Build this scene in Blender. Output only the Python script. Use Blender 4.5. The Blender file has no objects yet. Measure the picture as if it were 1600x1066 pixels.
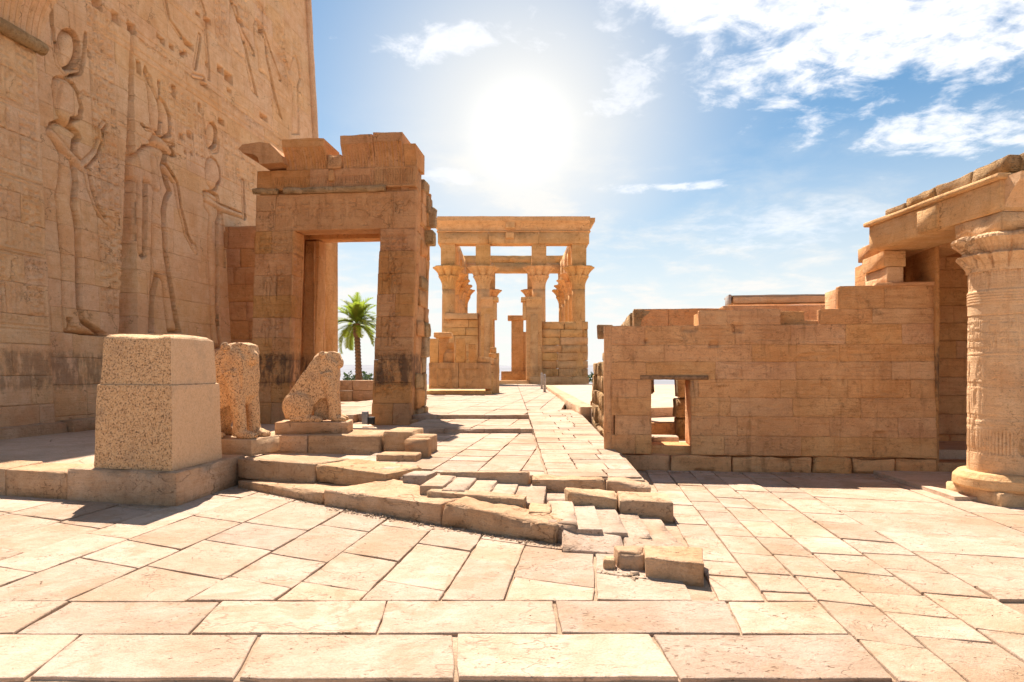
import bpy, bmesh, math, random
import numpy as np
from mathutils import Vector, Matrix

random.seed(7)
rng = np.random.default_rng(11)
sc = bpy.context.scene
COL = sc.collection

# ------------------------------------------------------------------ camera
F, U0, V0, HC = 1067.0, 800.0, 580.0, 1.7          # photo focal length, centre, horizon (px), eye height (m)
cam_d = bpy.data.cameras.new('camera')
cam_d.lens = 24.0; cam_d.sensor_width = 36.0
cam_d.shift_y = 47.0 / 1600.0
cam_d.clip_start = 0.05; cam_d.clip_end = 9000
cam = bpy.data.objects.new('camera', cam_d); COL.objects.link(cam)
cam.location = (0, 0, HC); cam.rotation_euler = (math.pi / 2, 0, 0)
sc.camera = cam

# ------------------------------------------------------------------ light
SUN_EL, SUN_AZ = math.radians(57), math.radians(-16)     # azimuth from +Y, negative = to the left
sun_d = bpy.data.lights.new('sun', 'SUN')
sun_d.energy = 3.15; sun_d.angle = math.radians(0.55); sun_d.color = (1.0, 0.875, 0.765)
sun = bpy.data.objects.new('sun', sun_d); COL.objects.link(sun)
SD = Vector((math.sin(SUN_AZ) * math.cos(SUN_EL), math.cos(SUN_AZ) * math.cos(SUN_EL), math.sin(SUN_EL)))
sun.rotation_euler = SD.to_track_quat('Z', 'Y').to_euler()
sun.location = SD * 60
sc.view_settings.view_transform = 'Standard'; sc.view_settings.look = 'None'
sc.view_settings.gamma = 1.0; sc.view_settings.use_curve_mapping = False
sc.view_settings.exposure = 1.86
sc.cycles.use_denoising = True
sc.cycles.max_bounces = 7; sc.cycles.diffuse_bounces = 6; sc.cycles.glossy_bounces = 2
sc.cycles.sample_clamp_indirect = 8.0


class NT:
    """short node builder"""
    def __init__(s, tree):
        s.t = tree; s.n = tree.nodes; s.l = tree.links
    def add(s, kind, **kw):
        n = s.n.new(kind)
        for k, v in kw.items(): setattr(n, k, v)
        return n
    def put(s, sock, v):
        if hasattr(v, 'is_output') or isinstance(v, bpy.types.NodeSocket): s.l.new(v, sock)
        elif v is not None: sock.default_value = v
    def m(s, op, a, b=None, c=None, clamp=False):
        n = s.add('ShaderNodeMath', operation=op, use_clamp=clamp)
        for i, v in enumerate((a, b, c)): s.put(n.inputs[i], v)
        return n.outputs[0]
    def vm(s, op, a, b=None):
        n = s.add('ShaderNodeVectorMath', operation=op)
        s.put(n.inputs[0], a); s.put(n.inputs[1], b)
        return n.outputs[0]
    def noise(s, vec, scale, detail=4.0, rough=0.55, dist=0.0):
        n = s.add('ShaderNodeTexNoise')
        s.put(n.inputs['Vector'], vec); n.inputs['Scale'].default_value = scale
        n.inputs['Detail'].default_value = detail; n.inputs['Roughness'].default_value = rough
        n.inputs['Distortion'].default_value = dist
        return n.outputs[0]
    def ramp(s, x, lo, hi, a=0.0, b=1.0, smooth=True):
        n = s.add('ShaderNodeMapRange', interpolation_type='SMOOTHSTEP' if smooth else 'LINEAR')
        s.put(n.inputs[0], x)
        for i, v in ((1, lo), (2, hi), (3, a), (4, b)): s.put(n.inputs[i], v)
        return n.outputs[0]
    def mix(s, f, a, b, mode='MIX'):
        n = s.add('ShaderNodeMix', data_type='RGBA', blend_type=mode)
        s.put(n.inputs[0], f); s.put(n.inputs[6], a); s.put(n.inputs[7], b)
        return n.outputs[2]


def rgba(c, a=1.0): return (c[0], c[1], c[2], a)


# ------------------------------------------------------------------ sky
def build_world():
    w = bpy.data.worlds.new('World'); sc.world = w; w.use_nodes = True
    b = NT(w.node_tree); b.n.clear()
    out = b.add('ShaderNodeOutputWorld')
    sky = b.add('ShaderNodeTexSky', sky_type='NISHITA', sun_disc=False)
    sky.sun_elevation = SUN_EL; sky.sun_rotation = SUN_AZ
    sky.altitude = 100; sky.air_density = 1.0; sky.dust_density = 0.2; sky.ozone_density = 1.0
    bg = b.add('ShaderNodeBackground'); bg.inputs[1].default_value = 0.05
    b.l.new(b.mix(1.0, sky.outputs[0], (0.45, 0.63, 0.67, 1), 'MULTIPLY'), bg.inputs[0])
    geo = b.add('ShaderNodeTexCoord'); d = geo.outputs['Generated']
    sep = b.add('ShaderNodeSeparateXYZ'); b.l.new(d, sep.inputs[0])
    dn_y = sep.outputs[1]
    az = b.m('ARCTAN2', sep.outputs[0], sep.outputs[1]); el = b.m('ARCSINE', sep.outputs[2])
    # cloud texture coordinates: a layer seen in perspective, flattened towards the horizon
    zz = b.m('MAXIMUM', b.m('ADD', sep.outputs[2], 0.16), 0.05)
    comb = b.add('ShaderNodeCombineXYZ')
    b.l.new(b.m('DIVIDE', sep.outputs[0], zz), comb.inputs[0]); b.l.new(b.m('DIVIDE', sep.outputs[1], zz), comb.inputs[1])
    cv = comb.outputs[0]
    n_big = b.noise(cv, 3.2, 6, 0.62, 0.25)
    n_mid = b.noise(cv, 9.0, 5, 0.62, 0.35)
    n_fine = b.noise(cv, 26.0, 3, 0.6)
    def ang(u, v): return math.atan((u - U0) / F), math.atan((V0 - v) / F)
    def patch(u, v, ru, rv, edge, tilt=0.0):
        a0, e0 = ang(u, v)
        da = b.m('DIVIDE', b.m('SUBTRACT', az, a0), ru / F)
        de = b.m('DIVIDE', b.m('ADD', b.m('SUBTRACT', el, e0), b.m('MULTIPLY', b.m('SUBTRACT', az, a0), tilt)), rv / F)
        r = b.m('SQRT', b.m('ADD', b.m('MULTIPLY', da, da), b.m('MULTIPLY', de, de)))
        base = b.m('SUBTRACT', 1.0, r)
        x = b.m('ADD', base, b.m('MULTIPLY', b.m('SUBTRACT', n_big, 0.5), edge))
        return b.m('ADD', x, b.m('MULTIPLY', b.m('SUBTRACT', n_mid, 0.5), edge * 0.9))
    def cloud(u, v, ru, rv, edge, lo, hi, gain, tilt=0.0):
        return b.m('MULTIPLY', b.ramp(patch(u, v, ru, rv, edge, tilt), lo, hi), gain)
    parts = [cloud(1720, -200, 690, 335, 0.9, 0.0, 0.3, 1.0, -0.10),
             cloud(1450, 255, 165, 58, 2.5, 0.2, 0.95, 0.85, 0.32),
             cloud(690, 72, 150, 42, 2.9, 0.25, 1.0, 0.75),
             cloud(1010, 125, 120, 60, 3.0, 0.35, 1.05, 0.55, -0.25),
             cloud(1045, 300, 120, 13, 1.7, 0.2, 0.75, 0.75),
             cloud(1230, 372, 210, 40, 1.8, 0.1, 1.2, 0.5),
             cloud(690, 278, 70, 16, 2.0, 0.25, 0.9, 0.5)]
    tot = parts[0]
    for p in parts[1:]: tot = b.m('MAXIMUM', tot, p)
    # the same kind of broken cloud over the rest of the sky
    rest = b.m('MULTIPLY', b.ramp(b.m('ADD', n_big, b.m('MULTIPLY', b.m('SUBTRACT', n_mid, 0.5), 0.5)), 0.48, 0.70), b.ramp(sep.outputs[1], 0.35, -0.1))
    tot = b.m('MAXIMUM', tot, b.m('MULTIPLY', rest, 0.8))
    mott = b.m('ADD', b.ramp(n_mid, 0.32, 0.58, 0.5, 1.0), b.m('MULTIPLY', b.m('SUBTRACT', n_fine, 0.5), 1.3), clamp=True)
    tot = b.m('MULTIPLY', tot, mott, clamp=True)
    # milky air low over the river and around the sun
    low = b.m('POWER', b.ramp(el, 0.40, 0.0, 0.0, 1.0), 1.15)
    a0, e0 = ang(815, 205)
    sd = (math.sin(a0) * math.cos(e0), math.cos(a0) * math.cos(e0), math.sin(e0))
    dn = b.add('ShaderNodeVectorMath', operation='DOT_PRODUCT'); b.l.new(d, dn.inputs[0]); dn.inputs[1].default_value = sd
    th = b.m('ARCCOSINE', b.m('MINIMUM', dn.outputs['Value'], 0.999999))
    halo = b.m('POWER', b.ramp(th, 0.60, 0.02, 0.0, 1.0), 2.9)
    thin = b.m('MULTIPLY', b.ramp(n_big, 0.42, 0.75), b.ramp(el, 0.42, 0.1))
    veil = b.m('MAXIMUM', b.m('MULTIPLY', low, 0.93), b.m('MULTIPLY', halo, 0.98))
    veil = b.m('ADD', veil, b.m('MULTIPLY', thin, 0.45), clamp=True)
    bgv = b.add('ShaderNodeBackground'); bgv.inputs[0].default_value = (0.90, 0.89, 0.86, 1); bgv.inputs[1].default_value = 0.305
    bgc = b.add('ShaderNodeBackground'); bgc.inputs[0].default_value = (0.95, 0.96, 1.0, 1); b.l.new(b.ramp(dn_y, 0.6, -0.6, 0.325, 0.35), bgc.inputs[1])   # front-lit clouds are brighter than back-lit ones
    bgs = b.add('ShaderNodeBackground'); bgs.inputs[0].default_value = (1.0, 0.985, 0.94, 1); bgs.inputs[1].default_value = 0.37
    def mx(f, a, c):
        n = b.add('ShaderNodeMixShader'); b.l.new(f, n.inputs[0]); b.l.new(a.outputs[0], n.inputs[1]); b.l.new(c.outputs[0], n.inputs[2]); return n
    s1 = mx(veil, bg, bgv); s2 = mx(tot, s1, bgc)
    s3 = mx(b.m('POWER', b.ramp(th, 0.12, 0.0, 0.0, 1.0), 1.9), s2, bgs)
    b.l.new(s3.outputs[0], out.inputs[0])
build_world()

# ------------------------------------------------------------------ numpy noise
def _h(ix, iy, iz):
    h = (ix.astype(np.int64) * 374761393 + iy.astype(np.int64) * 668265263 + iz.astype(np.int64) * 2147483647) & 0xFFFFFFFF
    h = ((h ^ (h >> 13)) * 1274126177) & 0xFFFFFFFF
    h = (h ^ (h >> 16)) & 0xFFFF
    return h.astype(np.float64) / 32767.5 - 1.0
def vnoise(p):
    p = np.asarray(p, float); i = np.floor(p).astype(np.int64); f = p - i
    f = f * f * (3 - 2 * f); r = 0
    for dx in (0, 1):
        wx = f[..., 0] if dx else 1 - f[..., 0]
        for dy in (0, 1):
            wy = f[..., 1] if dy else 1 - f[..., 1]
            for dz in (0, 1):
                wz = f[..., 2] if dz else 1 - f[..., 2]
                r = r + wx * wy * wz * _h(i[..., 0] + dx, i[..., 1] + dy, i[..., 2] + dz)
    return r
def fbm(p, o=3):
    r = 0; a = 1.0; p = np.asarray(p, float)
    for _ in range(o):
        r = r + a * vnoise(p); p = p * 2.03 + 17.3; a *= 0.5
    return r

# ------------------------------------------------------------------ object helpers
def tag(o, label=None, cat=None, group=None, kind=None):
    if label: o['label'] = label
    if cat: o['category'] = cat
    if group: o['group'] = group
    if kind or cat: o['kind'] = kind or 'thing'
    return o
def empty(name, loc=(0, 0, 0), label=None, cat=None, group=None):
    o = bpy.data.objects.new(name, None); COL.objects.link(o); o.location = loc
    o.empty_display_size = 0.2
    return tag(o, label, cat, group)
def part_empty(name, parent, loc):
    o = bpy.data.objects.new(name, None); COL.objects.link(o); o.empty_display_size = 0.2
    o.parent = parent; o.location = Vector(loc) - world_loc(parent); return o
def np_mesh(name, V, Fq, smooth=False):
    """vertices Nx3, faces: array Mx4 / Mx3 or list of lists"""
    me = bpy.data.meshes.new(name)
    if isinstance(Fq, np.ndarray):
        k = Fq.shape[1]; n = len(Fq)
        me.vertices.add(len(V)); me.vertices.foreach_set('co', np.asarray(V, np.float32).ravel())
        me.loops.add(n * k); me.loops.foreach_set('vertex_index', Fq.astype(np.int32).ravel())
        me.polygons.add(n); me.polygons.foreach_set('loop_start', np.arange(0, n * k, k, dtype=np.int32))
        me.update(calc_edges=True); me.validate()
    else:
        me.from_pydata([tuple(map(float, v)) for v in V], [], Fq); me.update()
    if smooth:
        me.polygons.foreach_set('use_smooth', np.ones(len(me.polygons), bool))
    return me
# every mesh is written in world coordinates; children of things at the origin need no inverse
def mobj(name, V, Fq, mat, parent=None, smooth=False):
    V = np.asarray(V, float)
    c = V.mean(axis=0)
    me = np_mesh(name, V - c, Fq, smooth)
    if mat is not None: me.materials.append(mat)
    o = bpy.data.objects.new(name, me); COL.objects.link(o)
    wl = Vector(c)
    if parent is not None:
        o.parent = parent
        wl = wl - world_loc(parent)
    o.location = wl
    return o
def world_loc(p):
    v = Vector((0, 0, 0))
    while p is not None:
        v = v + Vector(p.location); p = p.parent
    return v

AX = 0.113                                              # the temple court is turned by this much against the view
EX = np.array((math.cos(AX), -math.sin(AX), 0.0)); EY = np.array((math.sin(AX), math.cos(AX), 0.0)); EZ = np.array((0, 0, 1.0))
def G(u, v, z=0.0):
    d = F * (HC - z) / (v - V0); return np.array(((u - U0) / F * d, d, z))
def P(u, v, d): return np.array(((u - U0) / F * d, d, HC + (V0 - v) / F * d))

# ------------------------------------------------------------------ stone solids
_topo = {}
def box_topo(n):
    if n in _topo: return _topo[n]
    nx, ny, nz = n; keys = []; quads = []
    def idx(i, j, k): return (i * ny + j) * nz + k
    def grid(a, b, f, flip):
        A, B = np.meshgrid(np.arange(a - 1), np.arange(b - 1), indexing='ij'); A = A.ravel(); B = B.ravel()
        q = np.stack([f(A, B), f(A + 1, B), f(A + 1, B + 1), f(A, B + 1)], 1)
        quads.append(q[:, ::-1] if flip else q)
    z0 = lambda x: np.zeros_like(x)
    grid(nx, ny, lambda a, b: idx(a, b, z0(a)), True); grid(nx, ny, lambda a, b: idx(a, b, z0(a) + nz - 1), False)
    grid(ny, nz, lambda a, b: idx(z0(a), a, b), True); grid(ny, nz, lambda a, b: idx(z0(a) + nx - 1, a, b), False)
    grid(nx, nz, lambda a, b: idx(a, z0(a), b), False); grid(nx, nz, lambda a, b: idx(a, z0(a) + ny - 1, b), True)
    q = np.concatenate(quads); used, inv = np.unique(q, return_inverse=True)
    inv = inv.reshape(q.shape)
    I = used // (ny * nz); J = (used // nz) % ny; K = used % nz
    _topo[n] = (I, J, K, inv); return _topo[n]
def axis_lines(h, r, res):
    r = min(r, h * 0.45); n = max(1, int(round((2 * h - 2 * r) / res)))
    inner = np.linspace(-h + r, h - r, n + 1)
    return np.concatenate([[-h, -h + r * 0.32], inner, [h - r * 0.32, h]])
def stone_verts(corners, r=0.02, res=0.3, rough=0.008, chip=0.02, freq=2.2, seed=0.0):
    """corners: 8 points, order bottom 4 (x0y0,x1y0,x1y1,x0y1) then top 4"""
    c = np.asarray(corners, float)
    hx = (np.linalg.norm(c[1] - c[0]) + np.linalg.norm(c[6] - c[7])) / 4
    hy = (np.linalg.norm(c[3] - c[0]) + np.linalg.norm(c[6] - c[5])) / 4
    hz = (np.linalg.norm(c[4] - c[0]) + np.linalg.norm(c[6] - c[2])) / 4
    lx, ly, lz = axis_lines(hx, r, res), axis_lines(hy, r, res), axis_lines(hz, r, res)
    I, J, K, Q = box_topo((len(lx), len(ly), len(lz)))
    p = np.stack([lx[I], ly[J], lz[K]], 1); hh = np.array((hx, hy, hz)); rr = np.minimum(r, hh * 0.45)
    q = np.clip(p, -(hh - rr), hh - rr); d = p - q
    ln = np.linalg.norm(d / rr, axis=1); n = d / rr / np.maximum(ln, 1e-9)[:, None]
    p2 = q + n * rr
    t = (p2 / hh + 1) / 2; x, y, z = t[:, 0:1], t[:, 1:2], t[:, 2:3]
    W = (c[0] * (1 - x) * (1 - y) + c[1] * x * (1 - y) + c[2] * x * y + c[3] * (1 - x) * y) * (1 - z) + \
        (c[4] * (1 - x) * (1 - y) + c[5] * x * (1 - y) + c[6] * x * y + c[7] * (1 - x) * y) * z
    ax = np.stack([(c[1] - c[0]), (c[3] - c[0]), (c[4] - c[0])]); ax = ax / np.linalg.norm(ax, axis=1)[:, None]
    nw = n @ ax
    if rough > 0:
        W = W + nw * ((fbm(W * freq + seed * 7.7, 3) + 0.5 * fbm(W * freq * 4.1 + seed, 2)) * rough * 0.8)[:, None]
    if chip > 0:
        edge = (np.abs(n) > 0.25).sum(1) >= 2
        k = np.clip(fbm(W * freq * 1.7 + 31 + seed * 3.1, 2) - 0.05, 0, 1.2) * chip
        W = W - nw * (k * (edge * 1.0 + 0.25))[:, None]
    return W, Q
_seed = [0.0]
def stone(name, corners, mat, parent=None, r=0.02, res=0.3, rough=0.008, chip=0.02, freq=2.2, smooth=False):
    _seed[0] += 1.37; r = r * 0.6
    V, Q = stone_verts(corners, r, res, rough, chip, freq, _seed[0])
    return mobj(name, V, Q, mat, parent, smooth)
def quad_stone(name, quad, z0, z1, mat, parent=None, batter=0.0, **kw):
    """quad: 4 plan points (front-left, front-right, back-right, back-left); z1 number or 4 numbers"""
    q = np.asarray(quad, float)[:, :2]; zt = [z1] * 4 if np.isscalar(z1) else z1; zb = [z0] * 4 if np.isscalar(z0) else z0
    c = q.mean(0)
    top = c + (q - c) * (1 - batter)
    cs = [(q[i][0], q[i][1], zb[i]) for i in range(4)] + [(top[i][0], top[i][1], zt[i]) for i in range(4)]
    return stone(name, cs, mat, parent, **kw)
def box_corners(o, lx, ly, lz, ex=EX, ey=EY):
    """o: front-left-bottom corner; along ex, ey, up"""
    o = np.asarray(o, float); e3 = EZ
    return [o, o + ex * lx, o + ex * lx + ey * ly, o + ey * ly, o + e3 * lz, o + ex * lx + e3 * lz, o + ex * lx + ey * ly + e3 * lz, o + ey * ly + e3 * lz]
def bstone(name, o, lx, ly, lz, mat, parent=None, ex=EX, ey=EY, **kw):
    return stone(name, box_corners(o, lx, ly, lz, ex, ey), mat, parent, **kw)
def sweep(name, prof, p0, p1, nrm, mat, parent=None, seg=0.4, rough=0.0, flute=0.0, nfl=0, smooth=False):
    """profile [(out, z)] closed loop, extruded from p0 to p1; nrm = outward direction"""
    p0 = np.asarray(p0, float); p1 = np.asarray(p1, float); L = np.linalg.norm(p1 - p0)
    n = max(1, int(L / seg)); k = len(prof); V = []
    for i in range(n + 1):
        b = p0 + (p1 - p0) * i / n
        for (o, z) in prof: V.append(b + nrm * o + EZ * z)
    V = np.array(V)
    if rough: V = V + (fbm(V * 3.0, 3) * rough)[:, None] * (nrm * 0.8 + EZ * 0.5)
    Fc = []
    for i in range(n):
        for j in range(k):
            a = i * k + j; c = i * k + (j + 1) % k
            Fc.append([a, c, c + k, a + k])
    Fc.append(list(range(k))[::-1]); Fc.append([n * k + j for j in range(k)])
    return mobj(name, V, Fc, mat, parent, smooth)
def lathe(name, prof, c, mat, parent=None, n=40, mod=None, smooth=True, arc=None):
    """prof [(r, z)], mod(theta, j, r, z) -> r"""
    th = np.linspace(0, 2 * math.pi, n, endpoint=False); V = []
    for j, (r, z) in enumerate(prof):
        rr = np.full(n, float(r)) if mod is None else mod(th, j, r, z)
        V.append(np.stack([c[0] + rr * np.cos(th), c[1] + rr * np.sin(th), np.full(n, c[2] + z)], 1))
    V = np.concatenate(V); m = len(prof); Fc = []
    for j in range(m - 1):
        for i in range(n):
            Fc.append([j * n + i, j * n + (i + 1) % n, (j + 1) * n + (i + 1) % n, (j + 1) * n + i])
    Fc.append([i for i in range(n)][::-1]); Fc.append([(m - 1) * n + i for i in range(n)])
    return mobj(name, V, Fc, mat, parent, smooth)

# ------------------------------------------------------------------ materials
def principled(name, rough=0.9):
    m = bpy.data.materials.new(name); m.use_nodes = True
    b = NT(m.node_tree); p = b.n['Principled BSDF']
    p.inputs['Roughness'].default_value = rough
    p.inputs['Specular IOR Level'].default_value = 0.15
    return m, b, p
def bump(b, p, h, strength, dist):
    n = b.add('ShaderNodeBump'); n.inputs['Strength'].default_value = strength; n.inputs['Distance'].default_value = dist
    b.l.new(h, n.inputs['Height']); b.l.new(n.outputs[0], p.inputs['Normal'])
def sandstone(name, c1, c2, c3, var=0.16, grain=0.8, strata=0.5, water=0.0, soot=0.25, fine=1.0, pit=0.5, freq=1.0, streak=0.3, mottle=0.45, crack=0.5, patch=0.0):
    """c1 main, c2 lighter, c3 darker / redder; water: stain of the old flood line"""
    m, b, p = principled(name, 0.92)
    geo = b.add('ShaderNodeNewGeometry'); pos = geo.outputs['Position']
    oi = b.add('ShaderNodeObjectInfo'); rnd = oi.outputs['Random']
    off = b.add('ShaderNodeCombineXYZ'); b.put(off.inputs[0], b.m('MULTIPLY', rnd, 37.0)); b.put(off.inputs[2], b.m('MULTIPLY', rnd, 11.0))
    lp = b.vm('ADD', pos, off.outputs[0])
    def stretch(v, x, y, z):
        st = b.add('ShaderNodeVectorMath', operation='MULTIPLY'); b.l.new(v, st.inputs[0]); st.inputs[1].default_value = (x, y, z); return st.outputs[0]
    dark = (c3[0] * 0.42, c3[1] * 0.38, c3[2] * 0.34); red = (c3[0] * 0.85, c3[1] * 0.70, c3[2] * 0.60)
    big = b.noise(pos, 0.6 * freq, 5, 0.62, 0.4)
    med = b.noise(lp, 3.0 * freq, 7, 0.68, 0.5)
    mot = b.noise(pos, 7.5 * freq, 8, 0.74, 0.3)
    lay = b.noise(stretch(lp, 0.8, 0.8, 13.0), 1.3 * freq, 6, 0.66, 1.0)
    col = b.mix(b.ramp(med, 0.38, 0.62), rgba(c1), rgba(c2))
    col = b.mix(b.m('MULTIPLY', b.ramp(lay, 0.5, 0.68), strata), col, rgba(c3))
    col = b.mix(b.m('MULTIPLY', b.ramp(big, 0.46, 0.66), 0.6), col, rgba(c3))
    col = b.mix(b.m('MULTIPLY', b.ramp(b.noise(pos, 0.9, 4, 0.6), 0.55, 0.7), 0.15 if patch else 0.35), col, rgba(red))
    hs = b.add('ShaderNodeHueSaturation'); b.put(hs.inputs['Color'], col)
    b.put(hs.inputs['Value'], b.m('ADD', 1.0 - var / 2, b.m('MULTIPLY', rnd, var)))
    r2 = b.m('FRACT', b.m('MULTIPLY', rnd, 17.3))
    b.put(hs.inputs['Hue'], b.m('ADD', 0.497, b.m('MULTIPLY', r2, 0.006)))
    b.put(hs.inputs['Saturation'], b.m('ADD', 0.94, b.m('MULTIPLY', b.m('FRACT', b.m('MULTIPLY', rnd, 41.7)), 0.12)))
    col = hs.outputs[0]
    col = b.mix(b.m('MULTIPLY', b.ramp(mot, 0.52, 0.70), mottle), col, rgba(dark))
    if streak:
        sv = b.noise(stretch(pos, 7.0, 7.0, 0.7), 1.0, 5, 0.65, 0.4)
        col = b.mix(b.m('MULTIPLY', b.m('MULTIPLY', b.ramp(sv, 0.54, 0.7), b.ramp(big, 0.35, 0.6)), streak), col, rgba(dark))
    if patch:
        pt_ = b.noise(pos, 1.25, 5, 0.62, 0.5)
        col = b.mix(b.m('MULTIPLY', b.ramp(pt_, 0.55, 0.60), patch), col, rgba((c3[0] * 0.9, c3[1] * 0.85, c3[2] * 0.78)))
    if soot:
        s1 = b.noise(stretch(pos, 1.3, 1.3, 0.6), 1.7, 6, 0.72, 0.3)
        col = b.mix(b.m('MULTIPLY', b.ramp(s1, 0.58, 0.72), soot), col, (0.085, 0.05, 0.03, 1))
    if water:
        sp = b.add('ShaderNodeSeparateXYZ'); b.l.new(pos, sp.inputs[0])
        zj = b.m('ADD', sp.outputs[2], b.m('MULTIPLY', b.m('SUBTRACT', mot, 0.5), 0.5))
        band = b.m('MULTIPLY', b.ramp(zj, 1.2, 1.4), b.ramp(zj, 2.25, 2.05))
        drip = b.noise(stretch(pos, 5, 5, 1.6), 1.0, 6, 0.7)
        col = b.mix(b.m('MULTIPLY', b.m('MULTIPLY', band, b.ramp(drip, 0.36, 0.56)), water), col, (0.15, 0.092, 0.056, 1))
        col = b.mix(b.m('MULTIPLY', b.ramp(zj, 1.25, 0.5), 0.35 * water), col, (0.30, 0.19, 0.115, 1))
    g = b.noise(pos, 60.0, 4, 0.75)
    col = b.mix(b.m('MULTIPLY', b.ramp(g, 0.42, 0.66), 0.22), col, rgba(dark))
    pn = b.noise(stretch(lp, 1.0, 1.7, 1.4), 21.0, 3, 0.62, 0.6); pits = b.ramp(pn, 0.60, 0.68)
    pm = b.m('MULTIPLY', pits, b.m('MULTIPLY', b.ramp(b.noise(lp, 1.9, 2), 0.42, 0.6), pit))
    col = b.mix(b.m('MULTIPLY', pm, 0.8), col, rgba(dark))
    crk = b.add('ShaderNodeTexVoronoi', feature='DISTANCE_TO_EDGE'); crk.inputs['Scale'].default_value = 0.85
    wv = b.vm('ADD', lp, b.vm('MULTIPLY', b.add('ShaderNodeTexNoise').outputs['Color'], (0.5, 0.5, 0.5)))
    b.l.new(wv, crk.inputs['Vector'])
    ck = b.m('MULTIPLY', b.ramp(crk.outputs['Distance'], 0.012, 0.003), b.ramp(b.noise(lp, 0.8, 2), 0.5, 0.6))
    col = b.mix(b.m('MULTIPLY', ck, crack), col, rgba(dark))
    b.put(p.inputs['Base Color'], col)
    h = b.m('ADD', b.m('MULTIPLY', mot, 1.3), b.m('MULTIPLY', g, 0.22))
    h = b.m('ADD', h, b.m('MULTIPLY', lay, 0.7))
    h = b.m('SUBTRACT', h, b.m('MULTIPLY', pm, 0.7)); h = b.m('SUBTRACT', h, b.m('MULTIPLY', ck, crack))
    bump(b, p, h, grain, 0.055 * fine)
    return m
M = {}
M['pylon'] = sandstone('pylon_sandstone', (0.78, 0.49, 0.262), (0.83, 0.565, 0.33), (0.68, 0.395, 0.195), var=0.05, water=0.5, soot=0.12, mottle=0.24, streak=0.2)
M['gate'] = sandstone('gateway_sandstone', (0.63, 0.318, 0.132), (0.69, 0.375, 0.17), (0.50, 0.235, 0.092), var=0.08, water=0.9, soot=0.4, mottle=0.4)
M['wall'] = sandstone('temple_wall_sandstone', (0.73, 0.395, 0.18), (0.79, 0.455, 0.22), (0.58, 0.29, 0.122), var=0.06, soot=0.5, strata=0.75, streak=0.5, mottle=0.45, crack=0.2)
M['rubble'] = sandstone('broken_sandstone', (0.60, 0.385, 0.185), (0.70, 0.48, 0.26), (0.42, 0.24, 0.105), var=0.15, grain=1.0, fine=2.0, pit=0.9, mottle=0.6)
M['kiosk'] = sandstone('kiosk_sandstone', (0.68, 0.40, 0.17), (0.74, 0.46, 0.215), (0.55, 0.30, 0.115), var=0.08, soot=0.2, strata=0.6, freq=0.5, water=0.3)
M['column'] = sandstone('portico_sandstone', (0.78, 0.485, 0.245), (0.83, 0.555, 0.305), (0.66, 0.375, 0.175), var=0.05, soot=0.08, strata=0.5, mottle=0.22, streak=0.2)
M['block'] = sandstone('loose_block_sandstone', (0.585, 0.38, 0.222), (0.65, 0.45, 0.285), (0.47, 0.28, 0.15), var=0.12, soot=0.12, pit=0.8, streak=0.2)
M['slab'] = sandstone('paving_sandstone', (0.475, 0.345, 0.245), (0.55, 0.418, 0.315), (0.405, 0.27, 0.17), var=0.28, patch=0.4, soot=0.05, strata=0.4, pit=1.0, grain=0.6, streak=0.0, mottle=0.28, crack=0.3)
M['dust'] = sandstone('dusty_ground', (0.58, 0.415, 0.285), (0.63, 0.47, 0.34), (0.50, 0.345, 0.225), var=0.02, soot=0.0, strata=0.1, pit=0.6, grain=0.6, streak=0.0, mottle=0.3)
M['joint'] = sandstone('joint_dirt', (0.46, 0.33, 0.225), (0.56, 0.42, 0.30), (0.35, 0.24, 0.155), var=0.02, soot=0.0, strata=0.1, pit=0.3, streak=0.0)

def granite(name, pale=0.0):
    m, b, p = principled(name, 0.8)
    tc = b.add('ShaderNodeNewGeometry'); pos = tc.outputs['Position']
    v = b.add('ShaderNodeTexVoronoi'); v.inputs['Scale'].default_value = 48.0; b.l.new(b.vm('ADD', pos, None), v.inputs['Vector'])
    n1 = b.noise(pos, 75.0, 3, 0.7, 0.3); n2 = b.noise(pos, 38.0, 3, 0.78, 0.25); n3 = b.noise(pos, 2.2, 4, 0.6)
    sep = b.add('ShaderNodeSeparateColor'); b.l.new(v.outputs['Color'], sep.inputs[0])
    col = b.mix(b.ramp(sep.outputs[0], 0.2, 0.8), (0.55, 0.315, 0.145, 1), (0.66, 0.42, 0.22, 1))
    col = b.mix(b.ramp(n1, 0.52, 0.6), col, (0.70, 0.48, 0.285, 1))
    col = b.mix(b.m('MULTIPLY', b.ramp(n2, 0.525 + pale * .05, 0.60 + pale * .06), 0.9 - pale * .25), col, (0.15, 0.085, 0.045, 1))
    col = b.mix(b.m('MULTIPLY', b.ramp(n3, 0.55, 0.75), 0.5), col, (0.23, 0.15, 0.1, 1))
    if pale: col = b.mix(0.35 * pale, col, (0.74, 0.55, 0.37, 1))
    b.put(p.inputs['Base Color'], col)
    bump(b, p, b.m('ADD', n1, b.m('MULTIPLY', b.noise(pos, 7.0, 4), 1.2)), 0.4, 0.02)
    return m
M['granite'] = granite('speckled_granite'); M['granite_brightened'] = granite('brightened_side_granite', 1.0)  # second copy: fewer specks, side brightness put into the colour

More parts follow.
